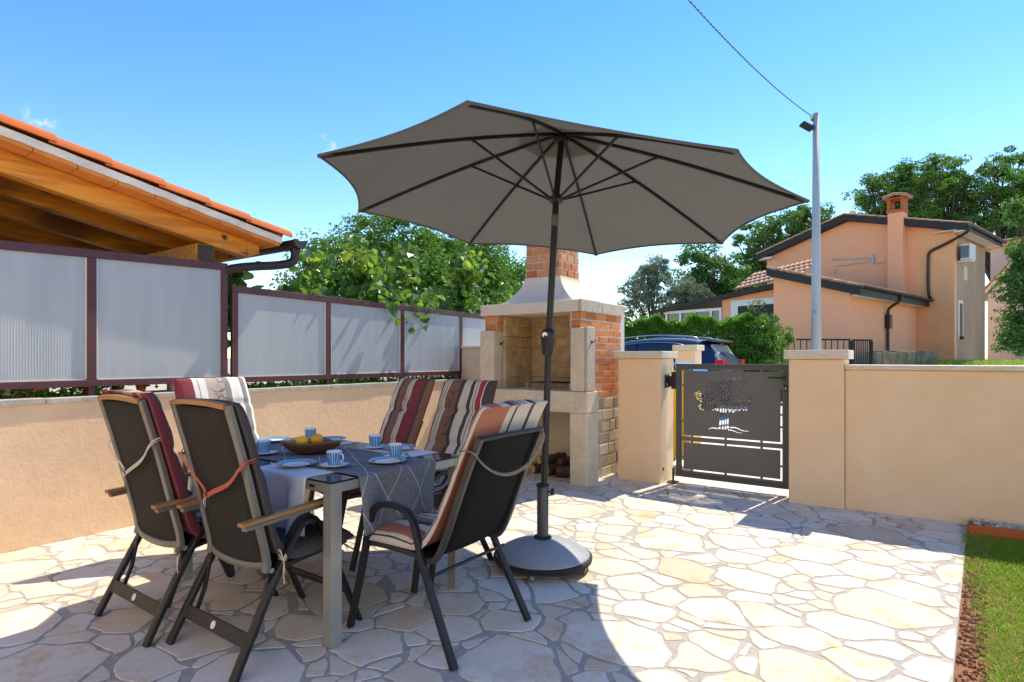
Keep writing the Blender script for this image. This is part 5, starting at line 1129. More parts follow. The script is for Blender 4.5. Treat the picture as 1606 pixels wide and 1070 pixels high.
for a in (-1.22, .05, 1.6, 3.2):
    c = Vector((-1.964+.285*math.cos(a), 3.086+.285*math.sin(a), .020)); dd = Vector((math.cos(a+1.9), math.sin(a+1.9), 0)); ss = Vector((-dd.y, dd.x, 0))
    mb = MB(); mb.box((-.016, -.013, .018), (.016, .013, .022), Matrix.Translation(c+Vector((0, 0, -.002)))); mb.bar(c+ss*.013+Vector((0,0,-.004)), c+ss*.013+Vector((0, 0, .02)), .014, .002, up=ss); mb.bar(c-ss*.013+Vector((0,0,-.004)), c-ss*.013+Vector((0, 0, .02)), .014, .002, up=ss); ca = mb.build('castor', M['steel'], ub, bevel=.001)
    mb = MB()
    for s_ in (-.0065, .0065): mb.lathe([(.001, -.0045), (.016, -.0045), (.018, -.003), (.018, .003), (.016, .0045), (.001, .0045)], seg=18, m=Matrix.Translation(c+ss*s_) @ ss.to_track_quat('Z', 'Y').to_matrix().to_4x4())
    mb.build('wheel', M['greyframe'], ca, smooth=True, org=Vector(ub['_w']))
# ================================================================ NEIGHBOUR'S TILED ROOF ABOVE THE SCREEN
sh = wthing('carport_roof', 'timber roof with terracotta verge tiles, mortar strip and stained rafters above the left screen', 'roof', (-7, .5, 0))
zs = lambda y, o: 2.985-.190*y+o       # soffit height at y, plus offset
def slab(mb, x0, x1, y0, y1, lo, hi): mb.hexa([(x0,y0,zs(y0,lo)),(x1,y0,zs(y0,lo)),(x1,y1,zs(y1,lo)),(x0,y1,zs(y1,lo)),(x0,y0,zs(y0,hi)),(x1,y0,zs(y0,hi)),(x1,y1,zs(y1,hi)),(x0,y1,zs(y1,hi))])
mb = MB(); rg = random.Random(2)
yy = -3.6
while yy < 3.2:                        # flat clay soffit tiles resting on the rafters
    e = min(3.22, yy+.26)
    for x0, x1 in ((-5.31, -5.015), (-5.62, -5.314)): slab(mb, x0, x1, yy+.003, e-.002, .0+rg.uniform(-.001, .001), .03)
    yy = e if e > 3.2 else e
    if e >= 3.22: break
mb.build('soffit_tiles', M['soffit'], sh, bevel=.002, seg=1)
mb = MB(); slab(mb, -10.5, -5.621, -3.6, 3.22, 0, .03); slab(mb, -10.5, -5.03, -3.6, 3.24, .031, .085); mb.build('roof_deck', M['treewood'], sh)  # deck darkened in colour to mimic the shade under the roof
mb = MB(); P0 = []
for k in range(61):
    y = -3.6+k*(3.235+3.6)/60; a = rg.uniform(-.004, .004); P0.append([(-5.03+.0, y, zs(y, .031)), (-5.005+a, y, zs(y, .031)+a), (-5.003+a, y, zs(y, .088)), (-5.03, y, zs(y, .09)+a)])
for q, r in zip(P0, P0[1:]):
    mb.hexa([q[0], q[1], r[1], r[0], q[3], q[2], r[2], r[3]])
mb.build('mortar_strip', M['limestrip'], sh)
# verge tiles: overlapping half pipes with a hanging side
yt = -3.3; k = 0; joints = [-3.6, -3.1, -2.7, -2.3, -1.9, -1.5, -1.1, -.7, -.3, .1, .5, .92, 1.422, 1.767, 2.14, 2.508, 2.873, 3.335]
for yt, y1_ in zip(joints, joints[1:]):
    L_ = 0; y0, y1 = yt, min(y1_+.045, 3.335); mb = MB(); n_ = 7
    def sec(y, lift): 
        z = zs(y, .10)+lift; o = []
        for i in range(n_+1): a = PI*i/n_; o.append((-5.08+.098*math.cos(a), y, z+.004+.080*math.sin(a)))
        o += [(-5.08-.082, y, z+.004)]+[(-5.08+.082*math.cos(PI-PI*i/n_), y, z+.002+.064*math.sin(PI*i/n_)) for i in range(1, n_)]+[(-5.08+.082, y, z+.002)]
        return o
    A = [mb.b.verts.new(p) for p in sec(y0, .0)]; B = [mb.b.verts.new(p) for p in sec(y1, .018)]; m_ = len(A)
    for i in range(m_): mb.face((A[i], A[(i+1) % m_], B[(i+1) % m_], B[i]))
    mb.face(A[::-1]); mb.face(B); mb.build('verge_tile', M['terra'], sh, smooth=True)
# field tiles further in
mb = MB()
for c_ in range(22):
    x = -5.30-c_*.22
    for r in range(16):
        y0 = -3.6+r*.435; y1 = y0+.46
        if y1 > 3.34: y1 = 3.34
        mb2 = []
        for y, lf in ((y0, 0), (y1, .016)):
            z = zs(y, .10)+lf; mb2.append([mb.b.verts.new((x+.095*math.cos(PI*i/6), y, z+.055*math.sin(PI*i/6))) for i in range(7)])
        for i in range(6): mb.face((mb2[0][i], mb2[0][i+1], mb2[1][i+1], mb2[1][i]))
o = mb.build('field_tiles', M['terra'], sh, recalc=False, smooth='full'); md = o.modifiers.new('s', 'SOLIDIFY'); md.thickness = .012
for i, x in enumerate((-5.25, -5.80, -6.50, -7.25, -8.0, -8.75, -9.5)):
    mb = MB(); ye = 3.12; mb.hexa([(x-.055,-3.6,zs(-3.6,-.165)),(x+.055,-3.6,zs(-3.6,-.165)),(x+.055,ye-.12,zs(ye-.12,-.165)),(x-.055,ye-.12,zs(ye-.12,-.165)),(x-.055,-3.6,zs(-3.6,-.002)),(x+.055,-3.6,zs(-3.6,-.002)),(x+.055,ye-.12,zs(ye-.12,-.002)),(x-.055,ye-.12,zs(ye-.12,-.002))])
    mb.hexa([(x-.055,ye-.12,zs(ye-.12,-.165)),(x+.055,ye-.12,zs(ye-.12,-.165)),(x+.055,ye,zs(ye,-.09)),(x-.055,ye,zs(ye,-.09)),(x-.055,ye-.12,zs(ye-.12,-.002)),(x+.055,ye-.12,zs(ye-.12,-.002)),(x+.055,ye,zs(ye,-.002)),(x-.055,ye,zs(ye,-.002))])
    mb.build('rafter', M['timber'], sh, bevel=.006)
mb = MB(); zp = zs(2.62, -.166); mb.box((-10, 2.54, zp-.16), (-5.22, 2.70, zp-.001)); mb.build('purlin', M['timber'], sh, bevel=.008)
mb = MB(); mb.box((-5.219, 2.55, zp-.15), (-5.214, 2.69, zp-.01)); mb.build('purlin_end', M['soot'], sh)
for x in (-5.55, -9.8):
    mb = MB(); mb.box((x-.14, 2.5, 0), (x+.14, 2.76, zp-.162)); mb.build('brick_pier', M['terra'], sh, bevel=.008)
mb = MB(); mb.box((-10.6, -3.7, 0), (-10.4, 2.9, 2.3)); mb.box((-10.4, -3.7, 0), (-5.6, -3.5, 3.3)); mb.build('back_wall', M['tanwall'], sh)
# gutter with elbow
def halfpipe(mb, pts, r, th=.004, n_=10, up=Vector((0, 0, 1))):
    rings = []
    for i, p in enumerate(pts):
        d = (pts[min(i+1, len(pts)-1)]-pts[max(i-1, 0)]).normalized(); s_ = d.cross(up).normalized()
        o_ = [p+s_*(r*math.cos(PI+PI*k/n_))+Vector((0, 0, r*math.sin(PI+PI*k/n_))) for k in range(n_+1)]; i_ = [p+s_*((r-th)*math.cos(PI+PI*k/n_))+Vector((0, 0, (r-th)*math.sin(PI+PI*k/n_))) for k in range(n_, -1, -1)]
        rings.append([mb.b.verts.new(v) for v in o_+i_])
    m_ = len(rings[0])
    for a, b in zip(rings, rings[1:]):
        for k in range(m_): mb.face((a[k], a[(k+1) % m_], b[(k+1) % m_], b[k]))
    return rings
gy_, gz_ = 3.395, 2.44
mb = MB(); halfpipe(mb, [Vector((-4.945, gy_, gz_)), Vector((-10.5, gy_, gz_+.02))], .072)
mb.lathe([(.001, 0), (.071, 0), (.071, .003), (.001, .003)], seg=24, m=Matrix.Translation((-4.945, gy_, gz_)) @ Matrix.Rotation(PI/2, 4, 'Y') , cap=False)
g_ = mb.build('gutter', M['gutter'], sh, smooth=True)
# keep only the lower half of the end disc
bm_ = bmesh.new(); bm_.from_mesh(g_.data); bmesh.ops.delete(bm_, geom=[v for v in bm_.verts if v.co.z > gz_+.022 and v.co.x > 1.9], context='VERTS'); bm_.to_mesh(g_.data); bm_.free()
mb = MB(); mb.sweep([(-4.945, gy_-.072, gz_), (-10.5, gy_-.072, gz_+.02)], .014, seg=8); mb.sweep([(-4.945, gy_+.072, gz_), (-10.5, gy_+.072, gz_+.02)], .014, seg=8); mb.build('gutter_bead', M['gutter'], g_, org=Vector(sh['_w']), smooth=True)
pp = [Vector((-5.03, gy_, gz_-.05)), Vector((-5.03, gy_, gz_-.13)), Vector((-5.03, gy_-.02, gz_-.20)), Vector((-5.05, gy_-.15, gz_-.245)), Vector((-5.08, gy_-.45, gz_-.29)), Vector((-5.10, 2.77, gz_-.335)), Vector((-5.18, 2.74, gz_-.38)), Vector((-5.2, 2.74, 1.9)), Vector((-5.2, 2.74, 1.03))]
mb = MB(); mb.sweep(pp, .082, sub=2, seg=18); mb.build('downpipe', M['gutter'], sh, smooth=True)
mb = MB(); mb.sweep([(-5.03, gy_, gz_-.078), (-5.03, gy_, gz_-.10)], .10, seg=18); mb.sweep([(-5.068, 3.05, gz_-.272), (-5.071, 3.02, gz_-.276)], .088, seg=18); mb.build('pipe_joint', M['gutter'], sh, smooth=True)
# ================================================================ HOUSE ACROSS THE ROAD
K0 = D(1497, 561, 22); HR = math.radians(35.5-51)
hs = thing('neighbour_house', 'salmon and orange rendered two storey house with dark eaves and brick topped chimney', 'house', (K0.x, K0.y, 0), HR)
def hbox(name, a, b, m_, bevel=0, parent=None):
    mb = MB(); mb.box(a, b); return mb.build(name, M[m_], parent or hs, bevel=bevel)
def slope_slab(mb, x0, z0, x1, z1, y0, y1, th):
    mb.hexa([(x0,y0,z0-th),(x1,y0,z1-th),(x1,y1,z1-th),(x0,y1,z0-th),(x0,y0,z0),(x1,y0,z1),(x1,y1,z1),(x0,y1,z0)])
def tiles(name, parent, x0, z0, x1, z1, y0, y1, step=.24, r=.075, rows=None):
    """courses of half-round tiles running down the slope in x, from (x0,z0) high/low to (x1,z1)"""
    mb = MB(); n_ = max(1, int((y1-y0)/step)); L = math.hypot(x1-x0, z1-z0); nr = rows or max(1, int(L/.42)); sl = Vector((x1-x0, 0, z1-z0))/L
    for c_ in range(n_+1):
        y = y0+c_*(y1-y0)/n_
        for k in range(nr):
            a = k/nr; b = (k+1.12)/nr; A = Vector((x0, y, z0))+sl*L*a; B = Vector((x0, y, z0))+sl*L*min(b, 1.01)
            hi = (A, B) if z0 > z1 else (B, A); R0 = []
            for p, lf in ((hi[0], .0), (hi[1], .022)): R0.append([mb.b.verts.new((p.x, p.y+r*math.cos(PI*i/5), p.z+lf+r*.8*math.sin(PI*i/5))) for i in range(6)])
            for i in range(5): mb.face((R0[0][i], R0[0][i+1], R0[1][i+1], R0[1][i]))
    o = mb.build(name, M['rooftile'], parent, recalc=False, smooth='full'); md = o.modifiers.new('s', 'SOLIDIFY'); md.thickness = .015; return o
W = 7.32; RX = -3.74; EZ = 6.22; RZ = 7.30; DP = 4.4
mb = MB(); mb.prism([(-W, 0, .2), (-.001, 0, .2), (-.001, 0, EZ-.10), (RX, 0, RZ-.12), (-W, 0, EZ-.12)], (0, .30, 0)); mb.build('gable_wall', M['pinkwall'], hs)
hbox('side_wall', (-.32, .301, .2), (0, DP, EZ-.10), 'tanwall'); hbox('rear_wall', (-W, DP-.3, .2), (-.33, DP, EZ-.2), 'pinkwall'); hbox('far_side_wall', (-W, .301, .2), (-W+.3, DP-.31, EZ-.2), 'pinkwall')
hbox('lit_wall_strip', (-1.21, -.012, .2), (-.003, -.001, EZ-.12), 'orangewall')  # orange overlay paints in the lit end of the gable wall
mb = MB(); slope_slab(mb, -W-.35, EZ-.02, RX, RZ+.10, -.38, DP+.3, .25); slope_slab(mb, RX+.001, RZ+.10, .52, EZ+.02, -.38, DP+.3, .25); rf = mb.build('roof', M['fascia'], hs)
tiles('roof_tiles', rf, RX, RZ+.10, .50, EZ+.03, -.32, DP+.25, .26, .08); tiles('roof_tiles', rf, RX, RZ+.10, -W-.33, EZ-.01, -.32, DP+.25, .26, .08)
mb = MB(); mb.box((.05, -.36, EZ-.22), (.48, DP+.28, EZ-.165)); mb.build('soffit_board', M['cream'], hs); mb = MB(); mb.box((-.55, -.37, EZ-.115), (.40, -.02, EZ-.16+.02)); mb.build('gable_soffit', M['cream'], hs)
hbox('eave_block', (-W-.32, -.3, EZ-.26), (-W+.35, -.02, EZ-.16), 'cream')
mb = MB(); halfpipe(mb, [Vector((.60, -.40, EZ-.02)), Vector((.60, DP+.3, EZ-.02))], .085); mb.build('roof_gutter', M['gutter'], hs)
# chimney
hbox('chimney_stack', (-2.07, -.52, 3.6), (-1.54, -.001, 7.08), 'pinkwall')
mb = MB()
for x0, x1 in ((-2.09, -1.99), (-1.62, -1.52)): mb.box((x0, -.54, 7.20), (x1, -.02, 7.62))
mb.box((-2.11, -.56, 7.081), (-1.50, .0, 7.199)); mb.box((-2.11, -.56, 7.621), (-1.50, .0, 7.67)); tp_ = mb.build('chimney_top', M['brick'], hs, bevel=.01); set_rnd(tp_, [.5]*len(tp_.data.polygons))
mb = MB(); slope_slab(mb, -2.22, 7.69, -1.81, 7.82, -.64, .10, .04); slope_slab(mb, -1.809, 7.82, -1.40, 7.69, -.64, .10, .04); c_ = mb.build('chimney_roof', M['rooftile'], hs)
tiles('ridge_tiles', c_, -1.81, 7.82, -1.38, 7.695, -.60, .06, .2, .055); tiles('ridge_tiles', c_, -1.81, 7.82, -2.24, 7.695, -.60, .06, .2, .055)
# roof vent dome
mb = MB(); mb.lathe([(.14, 0), (.14, .10), (.10, .17), (.001, .20)], (RX+.1, .2, RZ+.14), seg=14); mb.build('roof_vent', M['creamwall'], hs, smooth=True)
# downpipes, antenna bracket, a/c, window
mb = MB(); mb.sweep([(.55, -.36, EZ-.06), (.50, -.34, EZ-.26), (.2, -.14, EZ-.36), (-.35, -.09, EZ-.62), (-.78, -.09, EZ-.78), (-.82, -.09, EZ-1.0), (-.82, -.09, 3.72), (-.70, -.2, 3.60)], .105, sub=2, seg=12); mb.build('downpipe', M['gutter'], hs, smooth=True)
mb = MB(); mb.bar((-4.35, -.06, 5.62), (-2.75, -.06, 5.45), .04, .05); mb.bar((-4.2, -.06, 5.30), (-3.0, -.06, 5.32), .03, .04); mb.bar((-4.33, -.05, 5.68), (-4.33, -.05, 5.55), .05, .05); mb.bar((-2.8, -.06, 5.60), (-2.75, -.06, 5.25), .05, .10); mb.bar((-2.74, -.06, 5.2), (-2.3, -.06, 5.22), .03, .03); mb.bar((-4.25, -.05, 5.15), (-4.25, -.05, 4.95), .04, .04); mb.build('antenna_bracket', M['postgrey'], hs)
ac_ = hbox('air_conditioner', (.12, .25, 5.02), (.44, .95, 5.62), 'ac', .02); hbox('fan_grille', (.125, .2375, 5.09), (.385, .2495, 5.55), 'carglass', .01, ac_); hbox('mounting_bracket', (.001, .35, 4.96), (.42, .85, 5.015), 'ac', 0, ac_)
hbox('wall_plate', (.002, 1.1, 4.35), (.03, 1.6, 4.9), 'creamwall')
wn = hbox('window', (.002, .36, 2.0), (.05, .95, 3.52), 'winframe', .01); hbox('pane', (.0505, .46, 2.12), (.056, .85, 3.40), 'winglass', 0, wn); mb = MB(); mb.lathe([(.001, 0), (.07, 0), (.07, .12), (.001, .12)], (.12, .5, 2.0), seg=10); mb.build('lantern', M['black'], wn)
# extension with lean-to roof
EX0, EX1, EY = -3.76, -1.22, -6.43
mb = MB(); mb.prism([(EX0, EY, .2), (EX1, EY, .2), (EX1, EY, 3.50), (EX0, EY, 4.32)], (0, .3, 0)); mb.build('extension_front', M['pinkwall'], hs)
hbox('extension_side', (EX1-.3, EY+.301, .2), (EX1, -.013, 3.42), 'pinkwall'); hbox('extension_far_side', (EX0, EY+.301, .2), (EX0+.3, -.001, 4.25), 'pinkwall')
mb = MB(); slope_slab(mb, EX0-.12, 4.52, EX1+.42, 3.56, EY-.30, -.015, .28); r2 = mb.build('extension_roof', M['fascia'], hs)
tiles('extension_tiles', r2, EX0-.10, 4.53, EX1+.42, 3.58, EY-.26, -.1, .25, .08)
hbox('extension_soffit', (EX1+.02, EY+.05, 3.30), (EX1+.30, -.02, 3.372), 'cream')
mb = MB(); halfpipe(mb, [Vector((EX1+.50, EY-.32, 3.60)), Vector((EX1+.50, .0, 3.56))], .085); mb.build('extension_gutter', M['gutter'], hs)
mb = MB(); mb.sweep([(EX1+.50, -3.3, 3.52), (EX1+.45, -3.3, 3.30), (EX1+.10, -3.3, 3.10), (EX1+.07, -3.3, 2.9), (EX1+.07, -3.3, 1.35), (EX1+.15, -3.45, 1.18), (EX1+.45, -3.9, 1.14)], .10, sub=2, seg=12); mb.box((EX1+.01, -3.42, 2.35), (EX1+.17, -3.18, 2.85)); mb.build('extension_downpipe', M['gutter'], hs, smooth=True)
# lower wing with verandah
hbox('wing_wall', (-7.04, -4.36, .2), (EX0-.002, -4.06, 3.75), 'pinkwall'); hbox('verandah_wall', (-10.0, -4.30, .2), (-7.042, -4.06, 2.55), 'creamwall')
mb = MB(); mb.prism([(-7.04, -4.36, 3.751), (EX0-.002, -4.36, 3.751), (EX0-.002, -4.36, 4.12), (-7.04, -4.36, 3.78)], (0, .3, 0)); mb.build('wing_gable', M['pinkwall'], hs)
mb = MB(); mb.box((-6.62, -4.40, 1.6), (-3.78, -4.361, 3.70)); w2 = mb.build('wing_window_frame', M['winframe'], hs); hbox('roller_shutter', (-6.30, -4.415, 1.7), (-3.80, -4.4005, 3.44), 'fascia', 0, w2)
for a in (-9.9, -9.15, -8.4, -7.6, -7.15): hbox('verandah_post', (a, -4.42, 2.55), (a+.10, -4.30, 3.32), 'winframe')
hbox('verandah_rail', (-10.0, -4.43, 3.321), (-7.043, -4.28, 3.44), 'winframe'); hbox('verandah_glass', (-9.95, -4.36, 2.551), (-7.05, -4.35, 3.31), 'winglass')
mb = MB(); slope_slab(mb, -10.5, 3.50, -7.0, 3.92, -4.75, -1.2, .16); slope_slab(mb, -6.999, 3.92, EX0+.1, 4.33, -4.75, -1.2, .16); r3 = mb.build('wing_roof', M['fascia'], hs)
mb = MB(); 
for c_ in range(14):
    x = -6.3+c_*.2
    for k in range(4):
        y0 = -4.7+k*.42; z0 = 3.98+(x+7)*.12+k*.21
        R0 = [[mb.b.verts.new((x+.07*math.cos(PI*i/5), y, z+.06*math.sin(PI*i/5))) for i in range(6)] for y, z in ((y0, z0+.02), (y0+.46, z0+.21))]
        for i in range(5): mb.face((R0[0][i], R0[0][i+1], R0[1][i+1], R0[1][i]))
o = mb.build('wing_tiles', M['rooftile'], r3, recalc=False, smooth='full'); md = o.modifiers.new('s', 'SOLIDIFY'); md.thickness = .015
# second house behind
h2 = thing('far_house', 'cream rendered house partly hidden behind the leafy tree at the right', 'house', (K0.x, K0.y, 0), HR)
mb = MB(); mb.prism([(-.3, 6.2, .2), (3.6, 6.2, .2), (3.6, 6.2, 6.2), (1.3, 6.2, 6.2), (-.3, 6.2, 4.1)], (0, 3, 0)); mb.build('wall', M['creamwall'], h2)
mb = MB(); slope_slab(mb, -.55, 4.05, 1.3, 6.42, 5.95, 9.3, .14); mb.build('verge', M['cream'], h2); tiles('roof_tiles', h2, 1.3, 6.45, -.55, 4.1, 6.0, 9.2, .26, .09)
mb = MB(); slope_slab(mb, -1.2, 6.9, 3.2, 7.1, 9.4, 12, .2); o = mb.build('upper_roof', M['rooftile'], h2); tiles('upper_tiles', h2, 3.2, 7.12, -1.2, 6.92, 9.45, 12, .26, .09); hbox('upper_wall', (-.9, 9.7, .2), (3.1, 11.7, 6.75), 'creamwall', 0, h2)
# retaining wall, railing, wicket
def wall_px(name, label, cat, a, b, zt, zb, th, m_, bevel=.02):
    a = Vector(a); b = Vector(b); d = (b-a); d.z = 0; L = d.length; an = math.atan2(d.y, d.x); t = thing(name, label, cat, (a.x, a.y, 0), an)
    mb = MB(); n_ = int(L/.35)+1
    for k in range(n_): mb.box((L*k/n_+.002, -th/2+R_.uniform(-.02, .02), zb), (L*(k+1)/n_, th/2, zt+R_.uniform(-.03, .03)))
    mb.build('stonework', M[m_], t, bevel=bevel); return t
wall_px('retaining_wall', 'low mossy old stone retaining wall in front of the salmon house', 'stone wall', D(1366, 561, 18.0), D(1462, 561, 20.5), 1.50, .4, .35, 'oldstone')
def railing(name, label, cat, a, b, zt, zb, step, group=None):
    a = Vector(a); b = Vector(b); d = b-a; d.z = 0; L = d.length; t = thing(name, label, cat, (a.x, a.y, 0), math.atan2(d.y, d.x), group)
    mb = MB(); mb.box((0, -.025, zt-.05), (L, .025, zt)); mb.build('top_rail', M['fascia'], t); mb = MB(); mb.box((0, -.02, zb), (L, .02, zb+.04)); mb.build('bottom_rail', M['fascia'], t)
    n_ = int(L/step)
    for k in range(n_+1): mb = MB(); x = L*k/n_; r = .028 if k in (0, n_) else .010; mb.box((x-r, -r, zb+.041 if 0 < k < n_ else -.1), (x+r, r, zt-.051)); mb.build('post' if k in (0, n_) else 'baluster', M['fascia'], t)
railing('garden_railing', 'low dark iron railing behind the lamp post', 'railing', D(1226, 561, 16.8), D(1333, 561, 17.0), 1.86, 1.12, .19)
railing('wicket_gate', 'narrow dark iron wicket gate right of the lamp post', 'gate', D(1337, 561, 16.4), D(1367, 561, 16.6), 1.83, 1.0, .075)
# ================================================================ LAMP POST, CABLE
lb_ = D(1280, 545, 15); t = wthing('lamp_post', 'tall pale grey concrete post with a small floodlight on top', 'lamp post', (lb_.x, lb_.y, 0))
mb = MB(); mb.sweep([(lb_.x, lb_.y, -.1), (lb_.x, lb_.y, 3), (lb_.x, lb_.y, 7.62)], .285, seg=20, taper=(1, .55)); mb.build('pole', M['postgrey'], t, smooth='full')
hd = lb_+Vector((0, 0, 0)); sdv = Vector((RT.x, RT.y, 0)); top = Vector((lb_.x, lb_.y, 7.3))
mb = MB(); c = top-sdv*.24+Vector((0, 0, .0)); mb.box((-.16, -.10, -.03), (.16, .12, .05), Matrix.Translation(c+Vector((0,0,-.02))) @ Matrix.Rotation(HEAD, 4, 'Z') @ Matrix.Rotation(.5, 4, 'Y')); fl = mb.build('floodlight', M['fascia'], t, bevel=.01)
mb = MB(); mb.bar(top, c, .05, .05); mb.bar(top+Vector((0,0,.15)), top+Vector((0, 0, .15))-sdv*.12, .04, .04); mb.build('arm', M['fascia'], t)
mb = MB(); mb.lathe([(.001, 0), (.02, 0), (.045, .03), (.02, .05), (.04, .08), (.001, .12)], (lb_.x-sdv.x*.12, lb_.y-sdv.y*.12, 7.47), seg=12); mb.build('insulator', M['creamwall'], t)
mb = MB(); mb.sweep([(lb_.x-.01, lb_.y-.152, 2.45), (lb_.x-.01, lb_.y-.152, 2.50)], .05); mb.build('blue_mark', M['binblue'], t)
A_ = Vector((lb_.x-sdv.x*.12, lb_.y-sdv.y*.12, 7.56)); B_ = D(1040, -45, 8.0)
pts = [A_.lerp(B_, k/30)-Vector((0, 0, 4*.16*(k/30)*(1-k/30))) for k in range(31)]; pts.append(B_+(B_-A_)*.8+Vector((0, 0, .6)))
mb = MB()
for ph in (0, PI):
    q = []
    for k in range(161):
        f_ = k/160*30; i_ = min(29, int(f_)); p = pts[i_].lerp(pts[i_+1], f_-i_); q.append(p+Vector((math.cos(ph+k*1.3), math.sin(ph+k*1.3), math.cos(ph+k*1.3)))*.007)
    mb.sweep(q+[pts[-1]], .012, seg=5)
o = mb.build('overhead_cable', M['fascia']); tag(o, 'thin twisted cable running from the lamp post up across the sky', 'cable')
# ================================================================ CAR
cr0 = Vector((-3.52, 13.75, 0)); cr = thing('parked_car', 'dark navy estate car parked behind the gate, seen from the rear corner', 'car', (cr0.x, cr0.y, 0), PI); cr.scale = (1.05, 1.05, 1.06)
# local: +x towards the front, y sideways (near side is +y after the half turn)
sec = [  # x from tail, z_belt, half width belt, z_roof, half width roof
 (.00, 1.02, .80, 1.04, .70), (.08, 1.06, .86, 1.16, .74), (.30, 1.04, .885, 1.40, .66), (.48, 1.05, .895, 1.585, .62), (.75, 1.05, .90, 1.64, .62), (1.4, 1.04, .905, 1.675, .63), (2.1, 1.02, .905, 1.655, .63), (2.6, 1.00, .90, 1.56, .62), (3.0, .98, .90, 1.34, .64), (3.35, .96, .89, 1.03, .70), (3.9, .90, .87, .95, .66), (4.4, .78, .80, .82, .60), (4.6, .60, .70, .64, .5)]
mb = MB(); rings = []
for x, zb_, wb, zr, wr in sec:
    low = .30 if 0 < x < 4.5 else .40
    q = [(-wb*.93, low), (-wb, .55), (-wb*1.0, .80), (-wb, zb_-.02)] + [(-wb*.985, zb_), (-(wb+(wr-wb)*.5), zb_+(zr-zb_)*.52), (-wr, zb_+(zr-zb_)*.90), (-wr*.86, zr-.005*(zr > zb_+.1)), (-wr*.4, zr+.018), (wr*.4, zr+.018), (wr*.86, zr-.005*(zr > zb_+.1)), (wr, zb_+(zr-zb_)*.90), ((wb+(wr-wb)*.5), zb_+(zr-zb_)*.52), (wb*.985, zb_)] + [(wb, zb_-.02), (wb*1.0, .80), (wb, .55), (wb*.93, low)]
    rings.append([mb.b.verts.new((x, y, z)) for y, z in q])
for a, b in zip(rings, rings[1:]):
    for k in range(len(a)): mb.face((a[k], a[(k+1) % len(a)], b[(k+1) % len(a)], b[k]))
mb.face(rings[0]); mb.face(rings[-1][::-1]); mb.build('body', M['carpaint'], cr, smooth='full', subs=2)
for s in (1, -1):
    for nm, pl in (('side_window', [(.62, .58, .22), (.95, 1.10, 1.52), (1.55, 1.10, 1.56), (1.55, 1.10, 1.10)]),):
        pass
    def wpoint(x, z):
        i = max(j for j in range(len(sec)-1) if sec[j][0] <= x); a, b = sec[i], sec[i+1]; f_ = (x-a[0])/(b[0]-a[0]); zb_, wb, zr, wr = [a[k]+(b[k]-a[k])*f_ for k in (1, 2, 3, 4)]
        return ((wb+(wr-wb)*min(1, max(0, (z-zb_)/(zr-zb_)*1.0)))+.004)*s
    for poly in ([(.72, 1.12), (.85, 1.42), (1.02, 1.52), (1.06, 1.52), (1.06, 1.10)], [(1.12, 1.10), (1.12, 1.525), (1.5, 1.55), (1.95, 1.54), (1.95, 1.09)], [(2.02, 1.09), (2.02, 1.535), (2.3, 1.50), (2.62, 1.40), (2.95, 1.22), (3.08, 1.08)]):
        mb = MB(); mb.prism([(x, wpoint(x, z)-.012*s, z) for x, z in poly], (0, .020*s, 0)); mb.build('side_window', M['carglass'], cr)
    pr = [(.66, 1.11), (.82, 1.44), (1.0, 1.545), (1.5, 1.575), (2.0, 1.565), (2.35, 1.52), (2.7, 1.40), (3.05, 1.18)]
    mb = MB(); mb.sweep([(x, wpoint(x, z)+.008*s, z) for x, z in pr], .022, .010, sub=1); mb.build('chrome_trim', M['steel'], cr, smooth=True)
    mb = MB(); mb.sweep([(.62, s*.60, 1.62), (.70, s*.62, 1.69), (1.4, s*.62, 1.735), (2.1, s*.62, 1.715), (2.5, s*.62, 1.655), (2.58, s*.61, 1.60)], .032, .024, sub=2); mb.build('roof_rail', M['steel'], cr, smooth=True)
    mb = MB(); mb.box((.02, .60, 1.08) if s > 0 else (.02, -.84, 1.08), (.22, .855, 1.19) if s > 0 else (.22, -.60, 1.19)); mb.build('tail_light', M['tail'], cr, bevel=.03, seg=3)
    for x in (.85, 3.6):
        mb = MB(); mb.lathe([(.001, -.11), (.25, -.11), (.33, -.09), (.335, 0), (.33, .09), (.25, .11), (.001, .11)], seg=36, m=Matrix.Translation((x, s*.80, .335)) @ Matrix.Rotation(PI/2, 4, 'X')); wh = mb.build('wheel', M['rubber'], cr, smooth=True)
        mb = MB(); mb.lathe([(.001, .0), (.22, .0), (.225, -.02), (.05, -.05), (.001, -.05)], seg=10, m=Matrix.Translation((x, s*.915, .335)) @ Matrix.Rotation(-PI/2*s, 4, 'X')); mb.build('rim', M['steel'], wh)
mb = MB(); mb.hexa([(.125, -.66, 1.08), (.395, -.575, 1.50), (.395, .575, 1.50), (.125, .66, 1.08), (.085, -.66, 1.10), (.355, -.575, 1.525), (.355, .575, 1.525), (.085, .66, 1.10)]); mb.build('rear_window', M['rearglassrefl'], cr, bevel=.015)
mb = MB(); mb.hexa([(.22, -.60, 1.565), (.60, -.60, 1.64), (.60, .60, 1.64), (.22, .60, 1.565), (.22, -.60, 1.60), (.60, -.60, 1.672), (.60, .60, 1.672), (.22, .60, 1.60)]); mb.build('roof_spoiler', M['carpaint'], cr, bevel=.012)
mb = MB(); mb.box((.205, -.22, 1.572), (.219, .22, 1.595)); mb.build('brake_light', M['tail'], cr)
mb = MB(); mb.hexa([(-.10, -.80, .32), (.30, -.90, .32), (.30, .90, .32), (-.10, .80, .32), (-.13, -.82, .80), (.30, -.925, .80), (.30, .925, .80), (-.13, .82, .80)]); mb.build('rear_bumper', M['rubber'], cr, bevel=.05, seg=3)
mb = MB(); mb.bar((.06, -.1, 1.12), (.22, .35, 1.36), .02, .02); mb.build('rear_wiper', M['black'], cr)
